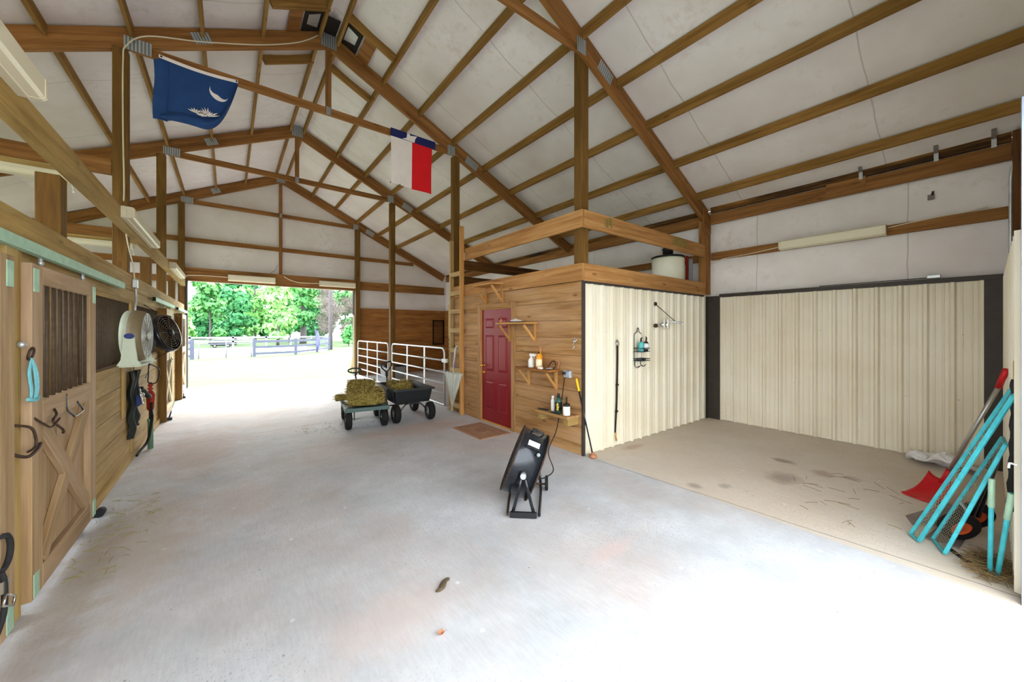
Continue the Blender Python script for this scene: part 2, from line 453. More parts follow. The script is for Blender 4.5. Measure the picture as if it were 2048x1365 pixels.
    def build(s, name, mats, parent=None, bevel=0, loc=None, keep=False, recalc=True):
        """vertices are in the thing's own frame when parent is given, else in the world; the origin of a top-level mesh goes to its base"""
        if not isinstance(mats, (list, tuple)): mats = [mats]
        me = bpy.data.meshes.new(name)
        vs = s.v
        o = Vector((0, 0, 0))
        if parent is None and not keep:
            xs = [v[0] for v in vs]; ys = [v[1] for v in vs]; zs = [v[2] for v in vs]
            o = Vector(((min(xs)+max(xs))/2, (min(ys)+max(ys))/2, min(zs)))
            vs = [(v[0]-o.x, v[1]-o.y, v[2]-o.z) for v in vs]
        elif parent is not None and parent.get('_w'):
            r = parent
            p = parent['_w']
            vs = [(v[0]-p[0], v[1]-p[1], v[2]-p[2]) for v in vs]
        me.from_pydata(vs, [], s.f)
        uvl = me.uv_layers.new(name='UVMap'); k = 0
        flat = []
        for u in s.uv:
            for t in u: flat += [t[0], t[1]]
        uvl.data.foreach_set('uv', flat)
        for mt in mats: me.materials.append(mt)
        me.polygons.foreach_set('material_index', s.mi)
        me.polygons.foreach_set('use_smooth', s.sm)
        if recalc:
            bm = bmesh.new(); bm.from_mesh(me); bmesh.ops.recalc_face_normals(bm, faces=bm.faces); bm.to_mesh(me); bm.free()
        me.update()
        ob = bpy.data.objects.new(name, me); COL.objects.link(ob)
        ob.location = o
        if parent is not None:
            ob.parent = parent
            if parent.get('_w') is not None and parent.get('_deep'): pass
            ob['_w'] = list(parent['_w']) if parent.get('_w') else None
            if ob['_w'] is None: del ob['_w']
        if bevel:
            md = ob.modifiers.new('edge', 'BEVEL'); md.width = bevel; md.segments = 1; md.limit_method = 'ANGLE'
        return ob

def tag(o, label, cat, group=None, kind=None):
    if label: o['label'] = label
    if cat: o['category'] = cat
    if group: o['group'] = group
    if kind: o['kind'] = kind
    return o
def thing(name, label, cat, loc, rot=None, group=None, world=True):
    """an Empty at the thing's base; with world=True its parts are given in world coordinates (no rotation)"""
    o = bpy.data.objects.new(name, None); COL.objects.link(o); o.location = loc
    o.empty_display_size = .1
    if rot is not None: o.rotation_euler = rot
    if world: o['_w'] = [float(c) for c in loc]
    return tag(o, label, cat, group)
def struct(name, mb, mats, label=None, cat=None, bevel=0):
    o = mb.build(name, mats, None, bevel); o['kind'] = 'structure'
    if label: o['label'] = label
    if cat: o['category'] = cat
    return o
def one(name, mb, mats, label, cat, group=None, bevel=0, kind=None):
    return tag(mb.build(name, mats, None, bevel), label, cat, group, kind)
def arc(c, r, a0, a1, n, u=(1, 0, 0), v=(0, 0, 1)):
    c = Vector(c); u = Vector(u); v = Vector(v)
    return [c+u*(r*math.cos(a0+(a1-a0)*i/n))+v*(r*math.sin(a0+(a1-a0)*i/n)) for i in range(n+1)]
def smooth_path(pts, k=6):
    P = [Vector(p) for p in pts]; out = []
    for i in range(len(P)-1):
        p0 = P[max(0, i-1)]; p1 = P[i]; p2 = P[i+1]; p3 = P[min(len(P)-1, i+2)]
        for t in range(k):
            t /= k
            out.append(.5*((2*p1)+(p2-p0)*t+(2*p0-5*p1+4*p2-p3)*t*t+(-p0+3*p1-3*p2+p3)*t*t*t))
    out.append(P[-1]); return out
# ------------------------------------------------------------------ the barn's shell
RX = 1.34; ZR = 6.74; SL = .47
XL, XR = -4.58, 7.30; YF, YB = -.13, 14.10
def zd(x): return ZR - SL*abs(x-RX)

b = MB(); b.quad((-4.75, -6, 0), (7.6, -6, 0), (7.6, 14.15, 0), (-4.75, 14.15, 0)); 
fl = b.build('floor', M['concrete'], None, keep=True); tag(fl, 'bare concrete barn floor with stains and control joints', 'floor', kind='structure')
b = MB(); b.grid(lambda u, v: (-60+150*u, -40+170*v, -.12-.10*max(0, min(1, (-40+170*v-14.3)/4.0))*0), 6, 8)
g = b.build('ground', M['grass'], None, keep=True); tag(g, 'sunlit mown grass outside the barn', 'ground', kind='structure')

PUR_R = [1.48, 2.25, 2.95, 3.68, 4.43, 5.17, 5.98, 6.78]
PUR_L = [1.20, .42, -.29, -1.0, -1.72, -2.45, -3.2, -3.95]
TY = [3.30, 6.85, 10.45, 14.05]
# roof lining: vinyl-faced insulation sagging a little between the purlins and the trusses
b = MB()
xs_r = [RX]+PUR_R+[XR]; xs_l = [RX]+PUR_L+[XL]
ys = [-.25]+TY[:3]+[14.22]
for xs in (xs_r, xs_l):
    for i in range(len(xs)-1):
        for j in range(len(ys)-1):
            x0, x1, y0, y1 = xs[i], xs[i+1], ys[j], ys[j+1]
            ph = random.random()*6
            def fn(u, v, x0=x0, x1=x1, y0=y0, y1=y1, ph=ph):
                x = x0+(x1-x0)*u; y = y0+(y1-y0)*v
                sag = .028*math.sin(PI*u)*min(1, 6*v*(1-v)) + .008*math.sin(PI*u)*math.sin(9*v+ph)*min(1, 6*v*(1-v))
                return (x, y, zd(x)-sag)
            b.grid(fn, 4, 14)
cl = b.build('ceiling', M['insul'], None, keep=True); tag(cl, 'white insulation lining under both roof slopes', 'ceiling', kind='structure')

# side walls
b = MB()
zt = zd(XR)
def wr(u, v):
    y = YF-.1+(YB-YF+.24)*u; z = zt*v
    return (XR+.02*math.sin(v*9)*.3, y, z)
b.grid(wr, 30, 12)
b.box(XR+.06, XR+.12, YF-.1, YB+.14, 0, zt)
struct('wall_right', b, M['insul'])
b = MB(); b.box(XL-.1, XL, YF-.1, YB+.14, 0, 1.05); b.box(XL-.1, XL, YF-.1, YB+.14, 3.75, zt)  # unseen wall, left open above waist height to let daylight in
for k in range(5): b.box(XL-.1, XL, YF-.1+3.55*k, YF+.1+3.55*k, 1.05, 3.75)
struct('wall_left', b, M['insul'])
# far gable, with the drive-through opening
b = MB(); OX0, OX1, OZ = -.93, 3.60, 3.08
def gable(y, t, mm):
    polys = [[(XL, y, 0), (OX0, y, 0), (OX0, y, zd(OX0)), (XL, y, zd(XL))],
             [(OX1, y, 0), (XR+.1, y, 0), (XR+.1, y, zd(XR)), (OX1, y, zd(OX1))],
             [(OX0, y, OZ), (OX1, y, OZ), (OX1, y, zd(OX1)), (RX, y, ZR), (OX0, y, zd(OX0))]]
    for p in polys: mm.prism(p, (0, t, 0))
gable(YB, .12, b); struct('wall_back', b, M['insul'])
# front wall beside the wash bay: ribbed steel inside the frame, open doorway to its left
def ribbed(mb, p0, du, length, z0, z1, nrm, major=.229, first=.05):
    """corrugated sheet as a profile swept upward"""
    du = Vector(du); n = Vector(nrm); p0 = Vector(p0); pr = [(0, 0)]
    t = first
    while t < length-.03:
        if t > .02: pr += [(t-.034, 0), (t-.014, .036), (t+.014, .036), (t+.034, 0)]
        for q in (.076, .153):
            if t+q < length-.03: pr += [(t+q-.010, 0), (t+q-.005, .007), (t+q+.005, .007), (t+q+.010, 0)]
        t += major
    pr.append((length, 0))
    k = len(mb.v)
    for (s_, h) in pr:
        for z in (z0, z1): mb.v.append(tuple(p0+du*s_+n*h+Vector((0, 0, z))))
    for i in range(len(pr)-1):
        a = k+2*i
        mb.face([a, a+2, a+3, a+1], [(pr[i][0], z0), (pr[i+1][0], z0), (pr[i+1][0], z1), (pr[i][0], z1)])
TX, TY0 = 3.705, 3.295       # the tack room's two faces
b = MB(); ribbed(b, (TX+.03, TY0, 0), (1, 0, 0), XR-.06-TX, 0.004, 2.31, (0, -1, 0), first=.14)
struct('wall_wash_side', b, M['siding_metal'], 'cream ribbed steel cladding beside the tack room', 'wall')
b = MB(); ribbed(b, (XR-.05, TY0, 0), (0, -1, 0), TY0-YF, 0.004, 2.29, (-1, 0, 0), first=.26)
struct('wall_wash_back', b, M['siding_metal'], 'cream ribbed steel cladding at the back of the wash bay', 'wall')
b = MB(); ribbed(b, (3.92, YF, 0), (1, 0, 0), XR-3.97, 0.004, 2.30, (0, 1, 0)); 
b.box(3.90, XR+.1, YF-.16, YF-.03, 0, 2.30, 1); b.box(3.90, XR+.1, YF-.30, YF-.125, 2.30, 3.08, 1)
struct('wall_front', b, [M['siding_metal'], M['dark_wood']], 'cream ribbed steel beside the front doorway', 'wall')
b = MB(); b.box(3.80, 3.895, YF-.12, YF+.012, .0, 3.08); struct('trim_1', b, M['blue_metal'], 'blue grey steel jamb of the front doorway', 'jamb')
b = MB(); b.prism([(XL, YF-.24, 3.08), (XR+.1, YF-.24, 3.08), (XR+.1, YF-.24, zd(XR)), (RX, YF-.24, ZR), (XL, YF-.24, zd(XL))], (0, .12, 0)); struct('wall_front_gable', b, M['insul'])
b = MB(); b.box(XL, -1.0, YF-.16, YF-.02, 0, 3.08); struct('wall_front_left', b, M['stall'])

# dark bronze flashings
def trim(n, box, label):
    t = MB(); t.box(*box); struct('trim_%d' % n, t, M['bronze'], label, 'trim')
trim(2, (TX-.004, TX+.035, TY0-.03, TY0+.004, 0, 2.325), 'dark bronze corner flashing on the tack room')
trim(3, (TX+.035, XR-.27, TY0-.042, TY0-.002, 2.288, 2.318), 'dark flashing along the top of the side cladding')
trim(4, (XR-.085, XR-.045, 3.03, TY0-.02, 0, 2.30), 'dark flashing in the inner corner')
trim(5, (XR-.24, XR-.05, TY0-.03, TY0-.002, 0, 2.30), 'dark flashing on the corner return')
trim(6, (XR-.10, XR-.045, YF, 3.06, 2.27, 2.33), 'dark flashing along the top of the back cladding')
trim(7, (XR-.085, XR-.045, YF+.004, .055, 0, 2.29), 'dark flashing beside the front wall')

# ------------------------------------------------------------------ timber frame
GAPN = ['in front of the nearest truss', 'between nearest and flag trusses', 'between flag and third trusses', 'between third truss and gable']
ORD = ['first', 'second', 'third', 'fourth', 'fifth', 'sixth', 'seventh', 'eighth']
yb = [-.2]+TY
for side, P in (('right', PUR_R), ('left', PUR_L)):
    for i, x in enumerate(P):
        for j in range(4):
            if j == 0 and (side == 'left' or i < 2): continue
            if side == 'left' and i > 5: continue
            if side == 'left' and i == 5 and j != 3 and j != 1: continue
            if side == 'right' and (i, j) in ((7, 3), (7, 2), (6, 3), (1, 0)): continue
            y0 = yb[j]+(.04 if j else 0); y1 = yb[j+1]-.04
            m = MB(); zz = zd(x)-.088
            if j == 0 and side == 'right': y0 = -.21
            m.beam((x, y0, zz), (x, y1, zz), .042, .135)
            one('roof_purlin', m, M['purlin'], 'brown roof purlin, %s from the ridge, %s slope, %s' % (ORD[i], side, GAPN[j]), 'purlin')

TN = ['nearest roof truss, its post on the tack room corner', 'second roof truss, carrying the two flags on its tie', 'third roof truss, behind the flags, with a bare tie', 'farthest roof truss, fixed against the far gable wall']
for t, y in enumerate(TY):
    far = t == 3
    r = thing('roof_truss', 'brown timber '+TN[t], 'truss', (RX, y, 3.6))
    dz = .30; hh = .255
    if not (t == 0):
        m = MB(); xe = -4.5
        m.beam((RX-.02, y, zd(RX)-.02-dz/2), (xe, y, zd(xe)-.02-dz/2), .075, hh); m.build('rafter', M['truss'], r, .004)
    else:
        m = MB(); m.beam((RX-.02, y, zd(RX)-.02-dz/2), (-4.5, y, zd(-4.5)-.02-dz/2), .075, hh); m.build('rafter', M['truss'], r, .004)
    m = MB(); xe = 7.18
    m.beam((RX+.02, y, zd(RX)-.02-dz/2), (xe, y, zd(xe)-.02-dz/2), .075, hh); m.build('rafter', M['truss'], r, .004)
    zt_ = 5.37
    m = MB(); m.beam((-1.0, y, zt_), (3.68, y, zt_), .04, .125); m.build('tie_beam', M['truss'], r, .003)
    m = MB(); m.box(RX-.045, RX+.045, y-.02, y+.02, (zt_ if not far else 3.45), zd(RX)-.33); m.build('king_strut', M['truss'], r, .003)
    for (px, pz, w, h, an) in [(RX, zd(RX)-.17, .24, .27, 0), (-1.08+.14, zt_+.02, .26, .17, 0), (3.66, zt_+.02, .17, .2, 0), (-.30, zd(-.3)-.17, .22, .15, -.44), (4.15, zd(4.15)-.17, .30, .17, .44), (RX, zt_-.0, .07, .13, 0)]:
        m = MB(); p = Vector((px, y-.044, pz)); u = Vector((math.cos(an), 0, -math.sin(an))); v = Vector((math.sin(an), 0, math.cos(an)))
        a = [p-u*w/2-v*h/2, p+u*w/2-v*h/2, p+u*w/2+v*h/2, p-u*w/2+v*h/2]
        m.prism(a, (0, .004, 0)); m.build('nail_plate', M['nail_plate'], r)

def post(x0, x1, y0, y1, z0, z1, label, mat='post'):
    m = MB(); m.box(x0, x1, y0, y1, z0, z1); one('timber_post', m, M[mat], label, 'post', bevel=.005)
def topz(x): return zd(x)-.325
post(3.74, 3.88, 3.33, 3.47, 2.56, 5.46, 'tall square post rising from the loft railing corner to the nearest truss')
post(3.70, 3.84, 6.78, 6.92, 0, 5.29, 'tall square post behind the ladder, carrying the flag truss')
post(3.64, 3.78, 10.38, 10.52, 0, 5.29, 'square post between the two galvanised gates', )
post(3.62, 3.78, 13.92, 14.06, 0, 5.29, 'square post at the right side of the far doorway')
post(-1.17, -1.03, 6.78, 6.92, 0, 5.29, 'tall square post with the white cable, left of the blue flag')
post(-1.17, -1.03, 10.38, 10.52, 0, 5.29, 'tall square stall post under the third truss')
post(-1.13, -.99, 13.92, 14.06, 0, 5.29, 'square post at the left side of the far doorway')
post(-1.17, -1.04, 4.43, 4.58, 0, 2.88, 'short square post nearest the camera, holding up the lamp board')
post(-1.17, -1.04, 8.62, 8.76, 0, 2.88, 'short square post under the lamp board behind the fans')
post(-1.17, -1.04, 12.2, 12.34, 0, 2.88, 'short square post under the far end of the lamp board')
# right wall post by the loft
r = thing('timber_post', 'dark timber wall post at the loft end, with a blocky eave gusset', 'post', (7.17, 3.3, 2.35))
m = MB(); m.box(7.08, 7.26, 3.24, 3.38, 2.34, 3.72); m.build('shaft', M['truss'], r, .004)
m = MB(); m.prism([(6.98, 3.225, 3.93), (7.24, 3.225, 3.82), (7.24, 3.225, 3.48), (7.17, 3.225, 3.42), (6.98, 3.225, 3.60)], (0, .03, 0)); m.build('gusset', M['truss'], r)
post(7.1, 7.27, YF-.12, YF-.03, 2.36, 3.95, 'dark timber post in the front corner above the wash bay', 'dark_wood')
# eave boards, wall girts
def board(name, p, q, w, h, label, cat, mat='truss', bev=.004):
    m = MB(); m.beam(p, q, w, h); return one(name, m, M[mat], label, cat, bevel=bev)
board('eave_beam', (7.23, -.155, 3.75), (7.23, 3.22, 3.75), .05, .19, 'long brown eave beam above the wash bay', 'beam')
board('eave_beam', (7.23, 3.40, 3.75), (7.23, 13.9, 3.75), .05, .19, 'brown eave beam running over the loft to the far gable', 'beam')
board('rotten_fascia', (7.235, -.155, 3.925), (7.235, 3.22, 3.925), .045, .11, 'dark rotten board along the eave above the wash bay', 'board', 'rot')
board('rotten_fascia', (7.235, 3.40, 3.89), (7.235, 13.9, 3.89), .045, .11, 'dark rotten board along the eave above the loft', 'board', 'rot')
m = MB(); m.box(7.195, 7.204, 1.08, 1.52, 3.72, 3.87); one('splice_board', m, M['truss'], 'short splice board nailed across the eave beam', 'board')  # splice board on the eave beam, no rail here
board('wall_girt', (7.26, -.155, 3.05), (7.26, 3.22, 3.05), .045, .14, 'brown girt along the right wall behind the long lamp', 'girt')
board('wall_girt', (7.26, 3.40, 3.05), (7.26, 6.8, 3.05), .045, .14, 'brown girt on the right wall behind the loft drum', 'girt')
yg = 14.06
GL = [(4.27, -.99, 1.29, 'upper brown girt of the far gable, left of the king strut'), (4.27, 1.39, 5.85, 'upper brown girt of the far gable, right of the king strut')]
for z, x0, x1, lb in GL: board('wall_girt', (x0, yg, z), (x1, yg, z), .04, .13, lb, 'girt')
m = MB(); m.box(-.99, 3.62, 13.98, 14.04, 3.08, 3.46); one('door_header', m, M['truss'], 'broad brown header board over the far doorway', 'header', bevel=.004)
board('wall_girt', (3.78, yg, 3.28), (7.2, yg, 3.28), .05, .30, 'broad brown girt right of the far doorway, above the gates', 'girt')
board('wall_girt', (-4.5, yg, 3.58), (-1.13, yg, 3.58), .05, .16, 'brown girt of the far gable above the stalls', 'girt')
board('wall_girt', (-4.5, yg, 4.27), (-1.13, yg, 4.27), .05, .14, 'upper brown girt of the far gable above the stalls', 'girt')
# lumber lined lower half of the far stall wall
m = MB(); z = 0.0; zs = [0, .235, .47, .705, .94, 1.175, 1.41, 1.645, 1.88, 2.115, 2.46]
for i in range(10): m.box(3.80, 7.24, 14.03, 14.07, zs[i]+.0008, zs[i+1]-.0008)
struct('wall_stall_back', m, M['panel'], 'orange brown plank lining at the back of the gated stall', 'wall')
m = MB()
for i in range(10): m.box(7.2, 7.24, 6.98, 14.0, zs[i]+.0008, zs[i+1]-.0008)
struct('wall_stall_right', m, M['panel'])
r = thing('stall_window_grille', 'black framed barred grille on the back plank wall behind the gates', 'grille', (6.9, 14.0, 1.05))
m = MB()
for bx in ((6.66, 6.71), (7.12, 7.17)): m.box(bx[0], bx[1], 13.985, 14.02, 1.05, 2.07)
m.box(6.71, 7.12, 13.985, 14.02, 1.05, 1.10); m.box(6.71, 7.12, 13.985, 14.02, 2.02, 2.07); m.build('frame', M['black_metal'], r)
for k in range(5):
    m = MB(); m.cyl((6.78+.07*k, 14.0, 1.10), (6.78+.07*k, 14.0, 2.02), .008, 6); m.build('bar', M['bar'], r)
# cupola opening at the ridge over the second truss
r = thing('cupola_frame', 'dark framed cupola opening at the ridge above the flag truss', 'cupola', (RX, 6.5, 6.2))
for sx in (-1, 1):
    for yy in (6.12, 7.5):
        m = MB(); xa = RX+sx*.14; xb = RX+sx*.88
        m.beam((xa, yy, zd(xa)-.09), (xb, yy, zd(xb)-.09), .042, .14); m.build('header', M['purlin'], r)
    m = MB(); xa = RX+sx*.15; xb = RX+sx*.42
    P = [(xa, 6.16, zd(xa)-.045), (xb, 6.16, zd(xb)-.045), (xb, 6.79, zd(xb)-.045), (xa, 6.79, zd(xa)-.045)]
    m.quad(*P); m.build('opening', M['void_shade'], r)  # flat dark sheet painting the shade of an opening
    m = MB(); xa = RX+sx*.44; xb = RX+sx*.62
    m.quad((xa, 6.16, zd(xa)-.06), (xb, 6.16, zd(xb)-.06), (xb, 6.79, zd(xb)-.06), (xa, 6.79, zd(xa)-.06)); m.build('flap_board', M['truss'], r)
    m = MB(); xa = RX+sx*.2; xb = RX+sx*.36
    m.quad((xa, 6.35, zd(xa)-.055), (xb, 6.38, zd(xb)-.055), (xb, 6.6, zd(xb)-.055), (xa, 6.68, zd(xa)-.055)); m.build('flashing', M['galv'], r)
m = MB(); m.quad((RX-.1, 6.4, ZR-.085), (RX+.1, 6.4, ZR-.085), (RX+.1, 6.8, ZR-.085), (RX-.1, 6.8, ZR-.085)); m.build('opening', M['void_shade'], r)  # dark sheet across the ridge, painted shade without a hole

# ------------------------------------------------------------------ tack room and loft
# plank front with a doorway
m = MB(); zs = [0, .14, .37, .6, .84, 1.08, 1.32, 1.56, 1.8, 2.06, 2.318]
DY0, DY1, DZ = 4.80, 5.76, 2.06
for i in range(10):
    z0, z1 = zs[i]+.0025, zs[i+1]-.0025
    if z0 < DZ-.01:
        m.box(TX, TX+.04, TY0+.004, DY0-.02, z0, z1); m.box(TX, TX+.04, DY1+.02, 6.78, z0, z1)
    else: m.box(TX, TX+.04, TY0+.004, 6.78, z0, z1)
struct('wall_tack_room', m, M['siding'], 'plank front of the tack room with the red door', 'wall')
m = MB()
for i in range(10): m.box(3.85, 7.2, 6.74, 6.80, zs[i]+.003, zs[i+1]-.003)
struct('wall_tack_back', m, M['siding'])
m = MB(); m.box(TX+.05, XR-.02, TY0+.05, 6.7, 2.44, 2.535); struct('loft_floor', m, M['dark_wood'])
d = bpy.data.objects.new('door_1', None); COL.objects.link(d); d.location = (TX, 5.28, 0); d['kind'] = 'structure'; d['_w'] = [TX, 5.28, 0.0]
d['label'] = 'red six panel door in the tack room wall'; d['category'] = 'door'
m = MB(); m.box(TX+.012, TX+.05, DY0+.03, DY1-.03, .03, 2.03); leaf = m.build('door_leaf', M['door_red'], d, .002)
for (py0, py1) in ((4.96, 5.22), (5.35, 5.61)):
    for (pz0, pz1) in ((.24, .76), (.93, 1.57), (1.70, 1.87)):
        m = MB(); w = .022; x = TX+.012
        P0 = [(x, py0, pz0), (x, py1, pz0), (x, py1, pz1), (x, py0, pz1)]
        P1 = [(x-.009, py0+w*.5, pz0+w*.5), (x-.009, py1-w*.5, pz0+w*.5), (x-.009, py1-w*.5, pz1-w*.5), (x-.009, py0+w*.5, pz1-w*.5)]
        P2 = [(x-.001, py0+w, pz0+w), (x-.001, py1-w, pz0+w), (x-.001, py1-w, pz1-w), (x-.001, py0+w, pz1-w)]
        P3 = [(x-.006, py0+w*2, pz0+w*2), (x-.006, py1-w*2, pz0+w*2), (x-.006, py1-w*2, pz1-w*2), (x-.006, py0+w*2, pz1-w*2)]
        for A, B in ((P0, P1), (P1, P2), (P2, P3)):
            for k in range(4): m.quad(A[k], A[(k+1) % 4], B[(k+1) % 4], B[k])
        m.quad(*P3); m.build('door_panel', M['door_red'], leaf, recalc=False)
m = MB()
m.box(TX-.022, TX+.03, DY0-.085, DY0+.012, 0, 2.13); m.box(TX-.022, TX+.03, DY1-.012, DY1+.085, 0, 2.13); m.box(TX-.022, TX+.03, DY0+.012, DY1-.012, 2.045, 2.13)
m.build('casing', M['siding'], d, .003)
m = MB(); m.box(TX-.006, TX+.03, DY0+.012, DY0+.03, 0, 2.045); m.box(TX-.006, TX+.03, DY1-.03, DY1-.012, 0, 2.045); m.box(TX-.006, TX+.03, DY0+.03, DY1-.03, 2.03, 2.045); m.build('jamb', M['new'], d)
m = MB(); m.box(TX-.02, TX+.06, DY0+.03, DY1-.03, 0, .03); m.build('threshold', M['new'], d)
m = MB(); m.lathe([(.028, 0), (.03, .006), (.012, .012), (.012, .035), (.027, .045), (.03, .062), (.018, .075), (0.0001, .077)], (TX+.012, 5.655, 1.02), (-1, 0, 0), 14); m.build('knob', M['brass'], d)
m = MB(); m.lathe([(.027, 0), (.03, .01), (.016, .02), (.0001, .022)], (TX+.012, 5.655, .895), (-1, 0, 0), 14); m.box(TX-.03, TX-.005, 5.649, 5.661, .885, .905); m.build('deadbolt', M['brass'], d)
for hz in (.28, .95, 1.75):
    m = MB(); m.cyl((TX+.004, 4.822, hz-.05), (TX+.004, 4.822, hz+.05), .009, 8); m.build('hinge', M['brass'], d)

# loft edge: rim boards and rails
r = thing('loft_edge', 'plank rim board of the loft, along its two open sides', 'rim board', (TX, TY0, 2.32))
m = MB(); m.box(TX-.03, TX+.01, TY0-.035, 6.74, 2.322, 2.552); m.build('rim_board', M['rail'], r, .003)
m = MB(); m.box(TX+.01, 7.17, TY0-.035, TY0+.005, 2.318, 2.552); m.build('rim_board', M['rail'], r, .003)
one('loft_rail', MB().beam((TX-.01, TY0-.03, 3.145), (TX-.01, 6.30, 3.145), .04, .235), M['rail'], 'wide plank rail along the aisle side of the loft', 'rail', bevel=.004)
one('loft_rail', MB().beam((TX+.012, TY0-.015, 3.145), (7.17, TY0-.015, 3.145), .04, .235), M['rail'], 'wide plank rail along the wash bay side of the loft', 'rail', bevel=.004)
board('loft_joist', (3.7, 6.84, 3.05), (7.2, 6.84, 3.05), .06, .20, 'upper dark timber crossing behind the loft ladder', 'beam', 'dark_wood')
board('loft_joist', (3.7, 6.84, 2.70), (7.2, 6.84, 2.70), .06, .20, 'lower dark timber crossing behind the loft ladder', 'beam', 'dark_wood')
# ladder
r = thing('loft_ladder', 'wooden loft ladder standing against the tack room planks', 'ladder', (3.62, 6.55, 0))
m = MB(); m.box(3.58, 3.665, 6.30, 6.342, 0, 3.70); m.build('rail', M['new'], r, .003)
m = MB(); m.box(3.60, 3.685, 6.75, 6.79, 0, 3.5); m.build('rail', M['ladder_old'], r, .003)
for z in (2.08, 1.70, 1.30, .91, .20, 2.45, 2.83):
    m = MB(); m.box(3.60, 3.68, 6.345, 6.75, z-.09, z); m.build('rung', M['ladder_old'], r, .003)
m = MB(); m.box(3.69, 3.72, 6.80, 7.0, 0, 2.2); one('gate_stop', m, M['ladder_old'], 'upright pale board between the ladder and the gate latch', 'board')
# ------------------------------------------------------------------ stalls on the left
SX = -1.0
# plank fronts and dividers
m = MB(); zs = [.0, .20, .46, .73, 1.0, 1.26]
for (y0, y1) in ((4.83, 6.80), (6.83, 9.1), (10.55, 11.75)):
    for i in range(5): m.box(SX-.04, SX, y0, y1, zs[i]+.003, zs[i+1]-.003)
m.box(SX-.02, SX+.03, 4.83, 9.05, 0, .09)
struct('wall_stall_front', m, M['stall'], 'tan plank stall fronts along the left of the aisle', 'wall')
m = MB()
for (y0, y1) in ((10.55, 11.75),):
    m.box(SX-.04, SX, y0, y1, 1.262, 2.0)
struct('wall_stall_end', m, M['dark_wood'])
m = MB()
for yy in (3.36, 6.85, 10.45):
    for i in range(9): m.box(XL+.02, SX-.2, yy-.02, yy+.02, .02+i*.24, .255+i*.24)
struct('wall_stall_divider', m, M['dark_wood'])
m = MB()
for i in range(4): m.box(XL+.02, XL+.05, .2, 14.0, .02+i*.24, .255+i*.24)
for i in range(9): m.box(XL+.06, -1.16, 14.0, 14.04, .02+i*.24, .255+i*.24)
struct('wall_stall_lining', m, M['dark_wood'])
# header boards over the stalls
m = MB(); m.box(SX-.04, SX+.004, 1.0, 9.2, 2.185, 2.385); m.box(SX-.04, SX+.004, 9.203, 13.95, 2.185, 2.385)
one('stall_header', m, M['stall'], 'long tan header board along the top of the stall fronts', 'header', bevel=.004)
m = MB(); m.box(SX-.04, SX, 1.0, 13.95, 2.05, 2.18); one('stall_header', m, M['stall'], 'lower tan header board behind the sliding door tracks', 'header', bevel=.003)
# sliding door tracks
def track(y0, y1, label):
    r = thing('door_track', label, 'track', (SX+.05, (y0+y1)/2, 2.13))
    m = MB(); x = SX+.035
    m.prism([(x, y0, 2.13), (x+.045, y0, 2.13), (x+.045, y0, 2.195), (x, y0, 2.195)], (0, y1-y0, 0)); m.build('rail', M['patina'], r, .003)
    m = MB(); m.box(x+.002, x+.043, y0-.004, y0+.0, 2.132, 2.193); m.build('end_shade_plate', M['void_shade'], r)  # dark plate painted as the shade inside a hollow rail
    return r
track(2.0, 5.92, 'long green galvanised door track nearest the camera')
track(8.15, 10.75, 'green galvanised door track beyond the wall fans')
track(11.5, 13.8, 'green galvanised door track by the far doorway')

